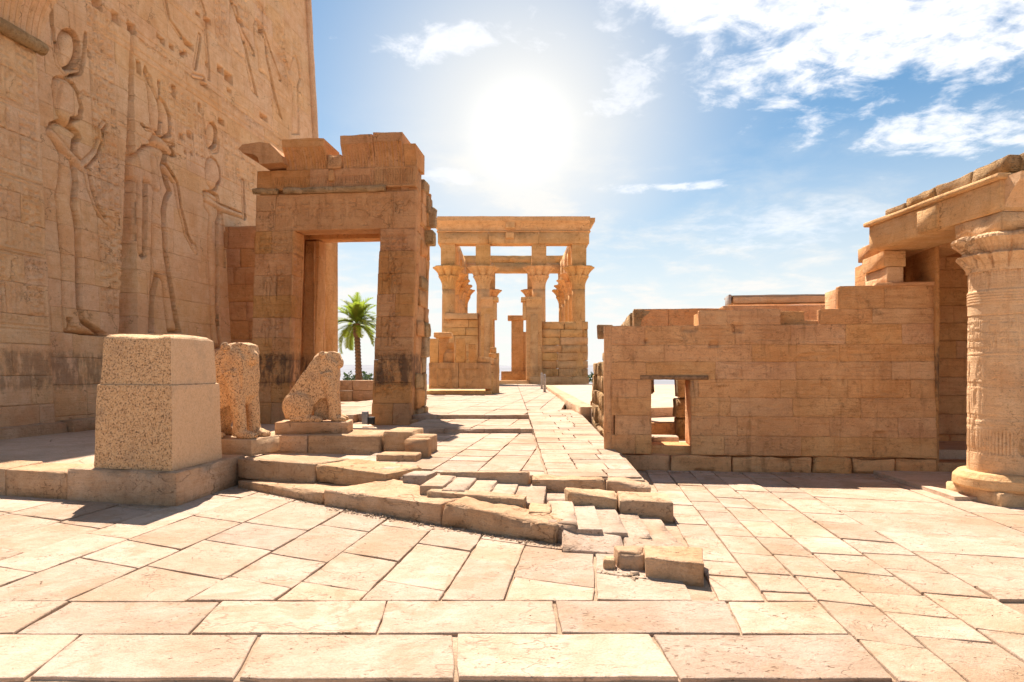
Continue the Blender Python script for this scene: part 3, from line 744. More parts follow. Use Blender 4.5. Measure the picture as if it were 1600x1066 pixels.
# ================================================================== PYLON
def build_pylon():
    py = empty('temple_pylon', (-10.6, 20, 0), 'huge battered sandstone pylon covered with sunk reliefs of gods', 'temple pylon')
    S = np.array((0.1386, 0.9903, 0)); N = np.array((0.9903, -0.1386, 0))
    fr = Frame((-10.9, 14.5, 0.3), S, N, 0.056)
    rel = Relief(-2.0, 17.6, 0.2, 20.2, 0.025, 0.021)
    h = lambda pts: [fr.hit(u, v) for u, v in pts]
    # glyph columns and registers
    def gcol(u0, v0, u1, v1, cols, size=.2, depth=.022):
        a = fr.hit(u0, v1); c = fr.hit(u1, v1); t0 = fr.hit(u0, v0); rel.glyphs(a[0], c[0], a[1], t0[1], cols, size, depth)
    a0, a1 = fr.hit(150, 300)[0], fr.hit(187, 300)[0]
    rel.glyphs(a0, a1, 3.2, 11.3, 4, .24, .055)
    b0, b1 = fr.hit(252, 150)[0], fr.hit(315, 150)[0]
    rel.glyphs(b0, b1, 8.6, 10.6, 7, .2, .05)
    c0, c1 = fr.hit(345, 150)[0], fr.hit(392, 150)[0]
    rel.glyphs(c0, c1, 8.3, 10.2, 6, .26, .05)
    rel.glyphs(fr.hit(140, 60)[0], fr.hit(178, 60)[0], 9.0, 11.0, 3, .22, .05)
    for z in (8.45, 10.75, 10.95, 11.5, 13.2):
        rel.groove([(3.6, z), (17.3, z)], .024, .05)
    rel.glyphs(5.2, 16.8, 10.98, 11.45, 44, .28, .05, border=False)
    for k in range(7):
        x = 6.2 + k * 1.55; rel.glyphs(x, x + .8, 13.3 + .5 * (k % 2), 16.5, 3, .28, .05)
    # niche for a flag staff: its floor is plumb, so it deepens downwards
    r0, r1 = fr.hit(213.5, 505), fr.hit(207.5, 45); l0, l1 = fr.hit(187, 505), fr.hit(204.5, 45)
    sR = r0[0] + (rel.Z - r0[1]) * (r1[0] - r0[0]) / (r1[1] - r0[1]); sL = l0[0] + (rel.Z - l0[1]) * (l1[0] - l0[0]) / (l1[1] - l0[1])
    w_ = (rel.S > sL) & (rel.S < sR) & (rel.Z < r1[1]) & (rel.Z > 1.6)
    rel.H[w_] = -np.clip(.07 * (r1[1] - rel.Z[w_]) + 0.06, 0, .72)
    # first goddess
    D1 = dict(depth=.40, soft=.12)
    rel.body(h([(78, 192), (92, 186), (110, 196), (122, 205), (127, 216), (120, 224), (118, 245), (118, 262), (121, 285), (120, 300), (118, 322), (124, 350), (126, 400), (127, 450), (128, 480), (133, 500), (150, 512), (167, 522), (165, 526), (100, 520), (97, 505), (97, 460), (94, 400), (89, 345), (86, 305), (91, 282), (93, 240), (84, 225), (76, 214), (75, 200)]), **D1)
    rel.body(h([(82, 122), (92, 118), (105, 122), (116, 132), (123, 146), (126, 158), (130, 172), (127, 178), (128, 184), (122, 189), (114, 190), (113, 200), (104, 196), (94, 186), (88, 178), (84, 165), (82, 150), (80, 135)]), depth=.2, soft=.12, lift=.05)
    rel.limb(h([(80, 208), (104, 236), (128, 260)]), .15, .16, .1, .08)
    rel.limb(h([(130, 260), (148, 240), (159, 216)]), (.13, .09), .16, .1, .05)
    rel.limb(h([(159, 216), (157, 202), (164, 192)]), .09, .14, .07, .03)
    rel.limb(h([(135, 266), (141, 295), (152, 325), (168, 347)]), (.13, .09), .32, .07)
    rel.limb(h([(172, 346), (178, 352)]), .13, .1, .06)
    el = lambda cx, cy, rx, ry: [(cx + rx * math.cos(t), cy + ry * math.sin(t)) for t in np.linspace(0, 6.28, 26)[:-1]]
    rel.body(h(el(106, 78, 18.5, 34)), depth=.36, soft=.16)
    rel.limb(h([(104, 116), (90, 100), (84, 70), (81, 40), (80, 14)]), (.09, .05), .15, .06)
    rel.limb(h([(108, 114), (124, 112), (130, 90), (134, 52)]), (.09, .04), .15, .06)
    rel.limb(h([(126, 150), (131, 144), (137, 150)]), .05, .1, .05)
    for z in (.33, .66): pass
    rel.groove(h([(95, 130), (90, 150), (90, 175), (94, 184)]), .03, .05)
    for k in range(6): rel.groove(h([(96, 190 + k * 4), (106, 200 + k * 4), (118, 204 + k * 3)]), .012, .02)
    rel.hole(*fr.hit(111, 505), .1, .28, .3); rel.groove(h([(109, 511), (121, 512)]), .04, .1)
    # falcon-headed god
    D2 = dict(depth=.40, soft=.12)
    rel.body(h([(203, 252), (214, 236), (224, 226), (250, 223), (262, 240), (256, 262), (262, 285), (268, 300), (262, 312), (258, 330), (259, 355), (262, 400), (268, 440), (278, 500), (283, 520), (262, 520), (252, 440), (247, 432), (240, 470), (239, 520), (232, 520), (235, 430), (237, 380), (236, 340), (240, 300), (237, 290), (230, 286), (229, 400), (222, 405), (215, 395), (213, 330), (214, 288), (206, 275)]), **D2)
    rel.body(h([(224, 112), (226, 101), (230, 112), (234, 128), (242, 144), (249, 161), (252, 185), (250, 208), (243, 216), (236, 205), (232.5, 170), (230, 142)]), depth=.2, soft=.14, lift=.05)
    rel.body(h([(246, 125), (250, 126), (249, 150), (258, 160), (266, 180), (268, 200), (266, 214), (256, 216), (253, 190), (249, 160)]), depth=.18, soft=.12)
    rel.limb(h([(231, 116), (236, 121), (237, 136), (245, 151)]), .05, .12, .05)
    rel.limb(h([(222, 195), (227, 201), (240, 204), (262, 224), (271, 226)]), .06, .2, .06)
    rel.body(h([(233, 222), (240, 208), (252, 212), (264, 224), (275, 244), (268, 246), (256, 236), (246, 232)]), depth=.22, soft=.12, lift=.06)
    rel.limb(h([(258, 262), (274, 286), (280, 322), (291, 366), (303, 388)]), (.15, .1), .34, .08, .03)
    rel.limb(h([(304, 386), (307, 392)]), .13, .12, .06)
    rel.groove(h([(238, 330), (260, 350), (262, 356)]), .03, .05); rel.groove(h([(238, 352), (262, 362)]), .03, .05)
    rel.groove(h([(237, 424), (264, 428)]), .03, .06)
    rel.limb(h([(240, 250), (242, 270), (246, 292)]), .16, .1, .08, .06)
    # second goddess
    rel.body(h(el(331, 212, 9, 22)), depth=.2, soft=.2)
    rel.limb(h([(328, 238), (322, 222), (319, 195), (314, 168)]), .05, .12, .05); rel.limb(h([(332, 238), (340, 236), (342, 220)]), .05, .12, .05)
    rel.body(h([(317, 298), (330, 297), (341, 305), (345, 325), (344, 340), (341, 350), (341, 380), (342, 440), (341, 500), (347, 545), (330, 545), (328, 480), (326, 420), (324, 370), (326, 335), (318, 322)]), depth=.36, soft=.11)
    rel.body(h([(322, 250), (330, 243), (338, 250), (343, 262), (345, 276), (344, 284), (340, 290), (338, 298), (330, 297), (322, 285), (320, 268)]), depth=.2, soft=.12, lift=.05)
    rel.limb(h([(322, 310), (345, 325), (382, 338)]), (.18, .12), .2, .1, .06)
    rel.limb(h([(346, 336), (350, 370), (351, 415)]), .08, .2, .06)
    rel.limb(h([(379, 283), (381, 340)]), .10, .16, .06)
    # upper register, seen from the hips down
    for pts in ([(310, -10), (320, 20), (322, 60), (326, 122)], [(312, 55), (304, 105)], [(256, -8), (263, 30), (281, 56)], [(399, -5), (409, 12), (410, 34)], [(302, 118), (318, 122)]):
        rel.limb(h(pts), .09, .16, .06)
    rel.body(h([(360, -6), (372, 30), (380, 60), (385, 75), (392, 108), (403, 152), (392, 140), (382, 92), (366, 80), (358, 64), (358, 35)]), depth=.22, soft=.10)
    rel.limb(h([(368, 12), (378, 50), (395, 82)]), .12, .14, .08)
    rel.body(h([(400, 28), (412, 40), (416, 65), (418, 90), (425, 122), (432, 155), (441, 187), (432, 175), (423, 130), (415, 117), (404, 110), (402, 80), (396, 55), (396, 38)]), depth=.22, soft=.10)
    rel.limb(h([(414, 55), (425, 90), (437, 122)]), .12, .14, .08)
    rel.body(h([(457, 90), (462, 86), (466, 95), (470, 125), (466, 135), (467, 170), (468, 210), (456, 210), (456, 160), (459, 135), (450, 125), (442, 92), (448, 95), (452, 110)]), depth=.14, soft=.14)
    rel.standing(13.2, 11.9, 1.0); rel.standing(16.2, 3.4, 3.0)
    for (u, v, a, b) in ((152, 4, .3, .3), (181, 27, .25, .32), (205, 43, .3, .3), (139, 83, .1, .2), (253, 63, .2, .16), (268, 73, .2, .14), (295, 70, .5, .18), (284, 84, .16, .12), (289, 82, .16, .14), (344, 108, .35, .26), (357, 121, .5, .34), (320, 133, .35, .14), (358, 141, .25, .14), (412, 183, .55, .2), (298, 211, .25, .18), (284, 213, .15, .16), (325, 32, .3, .16), (309, 21, .2, .1), (272, 142, .16, .36), (375, 32, .45, .2), (408, 48, .45, .3), (346, 190, .3, .2), (312, 168, .12, .3), (217, 106, .14, .36), (288, 62, .14, .1), (247, 56, .14, .1), (323, 100, .16, .14), (300, 240, .12, .1), (290, 238, .1, .08)):
        s_, z_ = fr.hit(u, v); rel.hole(s_, z_, a, b, .35)
    # course joints and blocks: 300 at most
    zs = [0.25, .62]; 
    while zs[-1] < 19.3: zs.append(zs[-1] + random.choice((.6, .66, .72, .75)))
    rects = courses(1.3, 17.25, zs, 1.78, .3)
    rects = [r for r in rects if not (r[2] > 17.0 and r[1] < 10)]
    facade(py, fr, [r for r in rects if r[0] < 9.5], rel, .026, .022, M['pylon'], wear=.004, jog=.004, amp=.010)
    facade(py, fr, [r for r in rects if r[0] >= 9.5], rel, .042, .028, M['pylon'], wear=.004, jog=.004, amp=.010)
    # solid core behind the face, the end torus and the crown
    cor = [fr.xyz(np.array(a), np.array(z), np.array(d)) for z in (0.0, 20.0) for a, d in ((-4, -.85), (17.2, -.85), (17.2, -7.0), (-4, -7.0))]
    stone('core', cor, M['pylon'], py, r=.02, res=4, rough=0, chip=0)
    top = [fr.xyz(np.array(a), np.array(z), np.array(d)) for z in (19.2, 20.2) for a, d in ((-4, .02), (17.25, .02), (17.25, -7.0), (-4, -7.0))]
    stone('crown', top, M['pylon'], py, r=.05, res=2, rough=.01, chip=.02)
    end = [fr.xyz(np.array(a), np.array(z), np.array(d)) for z in (0.2, 19.3) for a, d in ((17.18, -.06), (17.24, -.06), (17.24, -7.0), (17.18, -7.0))]
    stone('end_face', end, M['pylon'], py, r=.02, res=1.5, rough=.01, chip=.0)
    V = []; n = 12; zz = np.linspace(.2, 19.4, 40)
    for z in zz:
        c = fr.xyz(np.array(17.27), np.array(z), np.array(.03))
        for i in range(n):
            t = 2 * math.pi * i / n; r = .17 + .012 * float(vnoise(np.array([z * 2, i * .4, 1.])))
            V.append(c + S * r * math.cos(t) + N * r * math.sin(t))
    Fc = [[j * n + i, j * n + (i + 1) % n, (j + 1) * n + (i + 1) % n, (j + 1) * n + i] for j in range(len(zz) - 1) for i in range(n)]
    mobj('corner_torus', V, Fc, M['pylon'], py, True)
    # projecting jamb of the central portal, with torus and cavetto cornice
    jamb = part_empty('portal_jamb', py, (-10.7, 14.6, 0)); jamb['label'] = 'projecting jamb of the pylon portal with torus roll and fluted cornice'
    rj = Relief(-2.4, 1.4, .2, 9.4, .024, .02)
    for i, z in enumerate((2.7, 4.35, 6.0, 7.65)):
        rj.groove([(-2.2, z), (1.25, z)], .022, .045); rj.groove([(-2.2, z - .08), (1.25, z - .08)], .02, .04)
        rj.standing(-.75, z + .08, 1.25, 1, .06, .05); rj.standing(.4, z + .08, 1.2, -1, .06, .05)
        rj.glyphs(-.4, .25, z + .75, z + 1.5, 3, .18, .045); rj.glyphs(.75, 1.2, z + .1, z + 1.5, 3, .18, .045); rj.glyphs(-1.9, -1.2, z + .1, z + 1.5, 4, .18, .045)
    rj.hole(*fr.hit(24, 440), .3, .3, .02)
    fj = Frame(fr.O + N * .17, S, N, .056)
    facade(jamb, fj, courses(-2.3, 1.32, [.25, .95, 1.6, 2.3, 2.95, 3.65, 4.3, 5.0, 5.65, 6.35, 7.0, 7.7, 8.4, 9.1], 1.5, .3), rj, .026, .022, M['pylon'], wear=.008, jog=.004)
    fs = Frame(fj.xyz(np.array(1.32), np.array(.3), np.array(0.)), -N, S, 0); fs.U = fj.U
    bp = np.array(fj.xyz(np.array(0.), np.array(9.2), np.array(0.)))
    p0 = bp - S * 2.4; p1 = bp + S * 1.5
    ring = [(.10 + .15 * math.cos(t), .0 + .15 * math.sin(t)) for t in np.linspace(0, 6.28, 15)[:-1]]
    sweep('torus_roll', ring, p0, p1 - S * .1, N, M['rubble'], jamb, .06, .012, smooth=True)
    prof = [(-.4, .12)] + [(.02 + .62 * (1 - math.cos(t)), .12 + 1.15 * math.sin(t) ** 1.0) for t in np.linspace(0, 1.45, 9)] + [(.58, 1.7), (-.4, 1.7)]
    co = sweep('cavetto_cornice', prof, p0, p1, N, M['pylon'], jamb, .3, .004)
    x = -2.3
    while x < 1.4:                                      # flutes of the cornice
        q0 = bp + S * x
        pr_ = [(o_ + .012, z_) for o_, z_ in prof[1:10]] + [(o_ - .05, z_) for o_, z_ in reversed(prof[1:10])]
        sweep('cornice_flute', pr_, q0, q0 + S * .085, N, M['pylon'], jamb, .3)
        x += .15
    sweep('foot_course', [(.0, 0), (.22, 0), (.2, .24), (.0, .28)], fr.xyz(np.array(-2.), np.array(.25), np.array(.1)), fr.xyz(np.array(1.5), np.array(.25), np.array(.1)), N, M['block'], jamb, .3, .03)
    for a, l, zt in ((1.55, 1.0, .42), (2.6, 1.3, .38), (4.0, 1.2, .4), (5.3, 1.5, .45)):
        o0 = fr.xyz(np.array(a), np.array(.2), np.array(.02))
        stone('foot_stone', [o0, o0 + N * .42, o0 + N * .42 + S * l, o0 + S * l] + [p + EZ * (zt - .2 + .12) for p in (o0, o0 + N * .38, o0 + N * .38 + S * l, o0 + S * l)], M['block'], py, r=.04, chip=.04)
build_pylon()

# ================================================================== GATEWAY
def build_gateway():
    gw = empty('temple_gateway', (-4.7, 19, .3), 'tall freestanding sandstone gateway with broken fluted cornice and figure reliefs', 'gateway')
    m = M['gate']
    S = EX.copy(); N = -EY
    R0 = np.array((-2.70, 18.0, 0.27)); W = 4.46
    O = R0 - S * W                                      # bottom left outer corner of the front
    fr = Frame(O, S, N, 0.022); fr.U = fr.U + S * .024
    jl, jr = 1.12, 3.50                                 # opening, along the front
    zl, zt, zc = 5.5, 6.52, 7.16                        # lintel soffit, torus, top of frieze
    dep = 2.1
    rel = Relief(-.1, W + .1, .2, 7.4, .016, .016)
    for i, z in enumerate((2.35, 3.55)):
        for x, f in ((.5, 1), (3.75, -1)):
            rel.standing(x - .1 * f, z, .92, f, .075, .05)
            rel.glyphs(x + .12, x + .36, z + .25, z + 1.0, 2, .15, .04, .016)
    for z in (2.25, 3.48, 4.72):
        rel.groove([(.05, z), (1.05, z)], .014, .03); rel.groove([(3.42, z), (W - .05, z)], .014, .03)
    rel.glyphs(.12, .95, 4.8, 5.35, 6, .14, .04, .016); rel.glyphs(3.5, 4.25, 4.8, 5.35, 5, .14, .04, .016)
    rel.glyphs(.12, .95, 1.4, 2.2, 5, .18, .04, .016); rel.glyphs(3.5, 4.25, 1.0, 2.2, 5, .18, .04, .016)
    for k in range(6):
        rel.standing(.45 + k * .66, 5.6, .62, 1 if k < 3 else -1, .05, .035, False); rel.glyphs(.62 + k * .66, .82 + k * .66, 5.85, 6.3, 2, .11, .03, .014)
    x = .5
    while x < W - .1:                                   # feather pattern of the frieze
        rel.groove([(x, 6.68), (x, 6.95 + (.15 if x > 3.2 else 0))], .016, .05); x += .066
    zj = [.27, .85, 1.4, 2.0, 2.6, 3.15, 3.75, 4.3, 4.9, 5.5]
    fl = lambda z: 0.10 * (1 - (z - .27) / 5.2)
    rects = []
    for z0, z1 in zip(zj[:-1], zj[1:]):
        k = random.random()
        if k < .4: rects += [(0.0, jl, z0, z1)]
        else: c = random.uniform(.4, .7); rects += [(0.0, c, z0, z1), (c, jl, z0, z1)]
        e = jr - fl((z0 + z1) / 2) * .9
        if random.random() < .4: rects += [(e, W, z0, z1)]
        else: c = random.uniform(3.75, 4.0); rects += [(e, c, z0, z1), (c, W, z0, z1)]
    rects += [(0, .55, zl, 6.05), (.55, W - .62, zl, 6.5), (W - .62, W, zl, 6.5), (0, .55, 6.05, 6.5), (0, 1.5, 6.62, zc), (1.5, 3.3, 6.62, zc), (3.3, W - .02, 6.62, zc)]
    facade(gw, fr, rects, rel, .018, .018, m, rim=.2, wear=.004)
    def body(a0, a1, z0, z1, d0=.16, d1=dep, mat=m, name='core', **kw):
        o = fr.xyz(np.array(a0), np.array(z0), np.array(-d0)); l = a1 - a0
        t = fr.xyz(np.array(a0), np.array(z1), np.array(-d0))
        cs = [o, o + S * l, o + S * l + EY * (d1 - d0), o + EY * (d1 - d0), t, t + S * l, t + S * l + EY * (d1 - d0), t + EY * (d1 - d0)]
        return stone(name, cs, mat, gw, **kw)
    # thick core: a deep door recess between a front and a rear frame
    body(.03, jl - .02, .2, zl, .16, .7, res=.6); body(.03, jl - .34, .2, zl, .69, 1.55, res=.6); body(.03, jl + .06, .2, zl + .02, 1.54, dep, res=.6)
    body(jr + .0, W - .06, .2, zl, .16, .7, res=.6); body(jr + .2, W - .1, .2, zl, .69, 1.55, res=.6); body(jr, W - .1, .2, zl + .02, 1.54, dep, res=.6)
    body(.02, W - .05, zl + .012, 7.12, .16, .7, res=.6, name='lintel'); body(.02, W - .1, zl + .28, 6.9, .69, 1.55, res=.6, name='lintel'); body(.02, W - .1, zl + .06, 6.7, 1.54, dep, res=.6, name='lintel')
    # dressed stones of the left reveal
    fv = Frame(fr.xyz(np.array(jl), np.array(.27), np.array(-.02)), EY, S, 0.0); fv.U = fv.U + S * .024
    rv = Relief(-.1, 1.2, .2, 5.7, .02, .02); rv.glyphs(.1, .6, 3.1, 5.2, 3, .18, .04, .018); rv.standing(.35, 1.6, 1.1, 1, .06, .05)
    facade(gw, fv, [(0.0, .68, a, b) for a, b in zip(zj[:-1], zj[1:])], rv, .03, .03, m, name='reveal_stone', rim=.02, wear=.012)
    fv2 = Frame(fr.xyz(np.array(jl - .32), np.array(.27), np.array(-.7)), EY, S, 0.0)
    facade(gw, fv2, [(0.0, .84, a, b) for a, b in zip(zj[:-1], zj[1:])], None, .12, .1, m, name='reveal_stone', rim=.02)
    fv3 = Frame(fr.xyz(np.array(jl + .08), np.array(.27), np.array(-1.54)), EY, S, 0.0)
    facade(gw, fv3, [(0.0, .55, a, b) for a, b in zip(zj[:-1], zj[1:])], None, .12, .1, m, name='reveal_stone', rim=.02)
    # broken masonry on the right flank: rough stones that stick out unevenly
    z = .3
    while z < 6.75:
        hgt = random.uniform(.34, .6); d = .08; lim = dep - .1 if z < 5.9 else 1.6
        while d < lim:
            l = random.uniform(.5, 1.0); pr = random.uniform(-.12, .06) + (.06 if d > 1.2 else 0) + .024 * (z - .27)
            if d == .08: pr = min(pr, .0) - .03
            b = .022 * (z - .27)
            o0 = R0 + S * (-.30) + EY * (d + b) + EZ * (z - R0[2])
            if random.random() > .06: bstone('flank_stone', o0, .26 + pr, min(l, lim - d) - .015, hgt - .012, M['rubble'] if random.random() < .6 else m, gw, ex=S, ey=EY, r=.05, res=.18, rough=.035, chip=.06)
            d += l
        z += hgt
    for d, z, l, h_, x in ((1.5, 6.2, .5, .5, .06), (1.8, 5.9, .3, .55, .16), (1.0, 6.75, .6, .3, .06), (1.6, 5.35, .4, .4, .16)):
        bstone('flank_stone', R0 + S * (-.32 + x) + EY * d + EZ * (z - R0[2]), .42, l, h_, M['rubble'], gw, r=.06, res=.15, rough=.03, chip=.06)
    bstone('foot_stone', R0 + S * (-.9) + EY * .1 - EZ * .1, 1.0, 2.0, .22, m, gw, r=.04, chip=.05, res=.2)
    # torus roll in two pieces
    ring = [(.04 + .085 * math.cos(t), .085 * math.sin(t)) for t in np.linspace(0, 6.28, 13)[:-1]]
    b0 = fr.xyz(np.array(0.), np.array(6.58), np.array(0.))
    sweep('torus_roll', ring, b0 - S * .06, b0 + S * .62, N, M['rubble'], gw, .06, .035, smooth=True)
    sweep('torus_roll', ring, b0 + S * .80, b0 + S * 3.62, N, M['rubble'], gw, .06, .03, smooth=True)
    # cornice pieces that are left
    def corn(a0, a1, h_, pj, back=.9, zb=zc, flutes=True):
        prof = [(-back, 0)] + [(-.02 + pj * (1 - math.cos(t)) / .75, h_ * .72 * t / 1.32) for t in np.linspace(0, 1.32, 8)] + [(pj * 1.0, h_), (-back, h_ * .97)]
        p = fr.xyz(np.array(a0), np.array(zb), np.array(0.)); q = fr.xyz(np.array(a1), np.array(zb), np.array(0.))
        c = sweep('cornice_block', prof, p, q, N, m, gw, .1, .02)
        if flutes:
            x = a0 + .03
            while x < a1 - .05:
                pp = fr.xyz(np.array(x), np.array(zb), np.array(0.)); f = [(o_ + .012, z_) for o_, z_ in prof[1:9]] + [(o_ - .04, z_) for o_, z_ in reversed(prof[1:9])]
                sweep('cornice_flute', f, pp, pp + S * .04, N, m, c, .1); x += .075
    corn(.82, 1.98, .74, .26); corn(2.42, 3.30, .80, .22); corn(3.31, 4.10, .86, .18); corn(4.11, W - .02, .55, .10, flutes=False)
    # tilted overhanging piece on the left corner
    a = P(372, 226, 18.2); pts = [P(378, 226, 18.15), P(404, 222, 18.15), P(421, 224, 18.15), P(440, 243, 18.15), P(441, 254, 18.15), P(406, 256, 18.15), P(402, 246, 18.15), P(394, 241, 18.15), P(379, 239, 18.15), P(373, 232, 18.15)]
    V = [p for p in pts] + [p + EY * 1.1 for p in pts]; n = len(pts)
    V = np.array(V); V = V + (fbm(V * 5, 2) * .015)[:, None]
    mobj('cornice_block', V, [list(range(n))[::-1], [n + i for i in range(n)]] + [[i, (i + 1) % n, n + (i + 1) % n, n + i] for i in range(n)], m, gw)
    bstone('winged_disc', fr.xyz(np.array(2.0), np.array(7.12), np.array(.08)), .42, .8, .42, m, gw, r=.09, res=.12, rough=.05, chip=.06)
    bstone('uraeus', fr.xyz(np.array(2.04), np.array(6.8), np.array(.09)), .16, .2, .34, m, gw, r=.06, res=.1, rough=.03)
    bstone('upper_stone', fr.xyz(np.array(.5), np.array(6.9), np.array(-.9)), 3.4, .9, .5, m, gw, r=.04, res=.4)
    # wall that joins the gateway to the pylon
    jw = empty('joining_wall', (-8.4, 22, .3), 'shaded plain stone wall between the pylon and the tall gateway', 'wall')
    fo = Frame((-10.3, 23.75, .27), EX, -EY, 0.0)
    zs = [.27, .9, 1.55, 2.2, 2.8, 3.45, 4.1, 4.7, 5.3, 5.95, 6.72]
    rw = Relief(-.1, 4.2, .2, 6.9, .05, .05); rw.hole(1.55, 6.2, .4, .45, .3)
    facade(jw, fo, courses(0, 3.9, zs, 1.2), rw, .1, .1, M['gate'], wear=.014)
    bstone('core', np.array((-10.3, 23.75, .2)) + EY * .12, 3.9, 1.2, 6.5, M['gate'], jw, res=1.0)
build_gateway()

# ================================================================== ALTAR, LIONS, STAIR
def build_fore():
    g = M['granite']; bl = M['block']
    q = np.array([(-5.52, 9.02), (-4.34, 8.72), (-4.24, 9.97), (-5.42, 10.27)])
    pl = tag(quad_stone('altar_plinth', [(-5.86, 8.98), (-4.22, 8.58), (-4.08, 10.45), (-5.9, 10.7)], -.02, .42, bl, r=.025, res=.12, rough=.012, chip=.035), 'low sandstone plinth under the speckled granite block', 'plinth')
    # the granite block: lower part slightly wider, a lip, then a tapering upper part with a worn top
    V = []; n = 44; cen = q.mean(0)
    def ring(scale, z, worn=0.0):
        out = []
        per = [q[i] + (q[(i + 1) % 4] - q[i]) * t for i in range(4) for t in np.linspace(0, 1, n // 4, endpoint=False)]
        for p in per:
            r = p - cen; k = np.max(np.abs(np.array([np.dot(r, q[1] - q[0]) / np.dot(q[1] - q[0], q[1] - q[0]), np.dot(r, q[3] - q[0]) / np.dot(q[3] - q[0], q[3] - q[0])])))
            w = worn * (0.5 + fbm(np.array([[p[0] * 2.6, p[1] * 2.6, 4.4]]), 2)[0])
            out.append((cen[0] + r[0] * scale, cen[1] + r[1] * scale, z - w))
        return out
    lv = [(1.0, .42, 0), (1.005, .46, 0)] + [(1.0 - .035 * t, .46 + 1.03 * t, 0) for t in np.linspace(.1, .97, 9)] + [(.962, 1.49, 0), (.958, 1.515, 0), (.915, 1.53, 0)] + [(.912 - .045 * t, 1.53 + .53 * t, 0) for t in np.linspace(.1, 1, 6)] + [(.862, 2.10, .0), (.855, 2.135, .012), (.835, 2.165, .03), (.80, 2.19, .045), (.62, 2.205, .04), (.35, 2.21, .03), (.05, 2.21, .02)]
    for s_, z, w in lv: V += ring(s_, z, w)
    V = np.array(V); c3 = np.array((cen[0], cen[1], 1.3)); d = V - c3; d[:, 2] *= .2; d /= np.linalg.norm(d, axis=1)[:, None]
    V = V + d * (fbm(V * 5.0, 3) * .006)[:, None]
    Fc = [[j * n + i, j * n + (i + 1) % n, (j + 1) * n + (i + 1) % n, (j + 1) * n + i] for j in range(len(lv) - 1) for i in range(n)] + [[(len(lv) - 1) * n + i for i in range(n)]]
    al = mobj('granite_altar', V, Fc, g); al.data.materials.append(M['granite_brightened'])     # side face: fewer specks, its extra brightness painted in so the edge shows
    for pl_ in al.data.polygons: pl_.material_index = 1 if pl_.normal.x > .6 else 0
    tag(al, 'big tapering block of speckled granite with a worn top, on the plinth', 'stone altar')
    # lions
    def lion(name, pos, yaw, h, label, hide_base=False):
        f = np.array((math.cos(yaw), -math.sin(yaw), 0)); l = np.array((math.sin(yaw), math.cos(yaw), 0))
        root = empty(name, pos, label, 'lion statue', 'granite lions guarding the stair')
        pos = np.array(pos); k = h / 1.25
        W = lambda x, y, z: pos + f * x * k + l * y * k + EZ * z * k
        bm = bmesh.new()
        def prism(pts, wds):
            a = [bm.verts.new(W(x, -w, z)) for (x, z), w in zip(pts, wds)]; b = [bm.verts.new(W(x, w, z)) for (x, z), w in zip(pts, wds)]
            n = len(a); bm.faces.new(a); bm.faces.new(b[::-1])
            for i in range(n): bm.faces.new([a[(i + 1) % n], a[i], b[i], b[(i + 1) % n]])
        def ball(x, y, z, rx, ry, rz):
            r = bmesh.ops.create_icosphere(bm, subdivisions=3, radius=1.0)
            for v in r['verts']: c = v.co.copy(); v.co = Vector(W(x + c.x * rx, y + c.y * ry, z + c.z * rz))
        def tube(p, r, n=10):
            """p: list of (x,y,z), r: radii"""
            rings = []
            for i, (c, rr) in enumerate(zip(p, r)):
                a = Vector(p[max(0, i - 1)]); b = Vector(p[min(len(p) - 1, i + 1)]); d = (b - a).normalized(); u = d.orthogonal().normalized(); v = d.cross(u)
                rings.append([bm.verts.new(W(*(Vector(c) + (u * math.cos(t) + v * math.sin(t)) * rr))) for t in [2 * math.pi * j / n for j in range(n)]])
            for A, B in zip(rings[:-1], rings[1:]):
                for j in range(n): bm.faces.new([A[j], A[(j + 1) % n], B[(j + 1) % n], B[j]])
            bm.faces.new(rings[0][::-1]); bm.faces.new(rings[-1])
        # trunk: back slopes from the crown of the head to the rump, chest drops plumb
        tr = [(-.46, .06), (-.50, .22), (-.44, .40), (-.33, .60), (-.20, .80), (-.06, 1.00), (.06, 1.14), (.16, 1.20), (.30, 1.16), (.41, 1.02), (.42, .80), (.40, .55), (.34, .44), (.12, .40), (-.05, .22), (-.10, .06)]
        wd = [.18, .22, .23, .22, .21, .20, .18, .15, .16, .19, .20, .19, .18, .18, .18, .16]
        prism(tr, wd)
        ball(.20, 0, 1.06, .23, .21, .17); ball(.42, 0, 1.03, .085, .09, .10)   # mane, head, broken muzzle
        for s_ in (-1, 1):
            ball(-.25, s_ * .2, .27, .27, .12, .27)                                 # haunch
            tube([(-.36, s_ * .23, .06), (-.15, s_ * .24, .06), (.08, s_ * .24, .055)], [.075, .07, .065])   # hind foot
            ball(.11, s_ * .24, .05, .08, .07, .05)
            tube([(.22, s_ * .15, .86), (.30, s_ * .16, .55), (.34, s_ * .155, .3), (.35, s_ * .155, .04)], [.12, .10, .088, .088])   # front leg
            ball(.43, s_ * .155, .05, .12, .09, .065)
            for t in (-.05, 0, .05): ball(.52, s_ * .155 + t, .04, .045, .026, .045)
            ball(.17, s_ * .20, 1.17, .07, .035, .06)                               # ear
        prism([(.16, 1.20), (.30, 1.24), (.43, 1.20), (.46, 1.10), (.44, .98), (.36, .93), (.2, .98)], [.14, .14, .12, .12, .12, .12, .15])
        if not hide_base: prism([(.0, .03), (.38, .03), (.38, .46), (.1, .5), (-.05, .4)], [.05] * 5)   # stone left standing between the legs
        me = bpy.data.meshes.new('body'); bm.normal_update(); bmesh.ops.recalc_face_normals(bm, faces=bm.faces); bm.to_mesh(me); bm.free()
        tmp = bpy.data.objects.new('tmp', me); COL.objects.link(tmp)
        rm = tmp.modifiers.new('r', 'REMESH'); rm.mode = 'VOXEL'; rm.voxel_size = .013
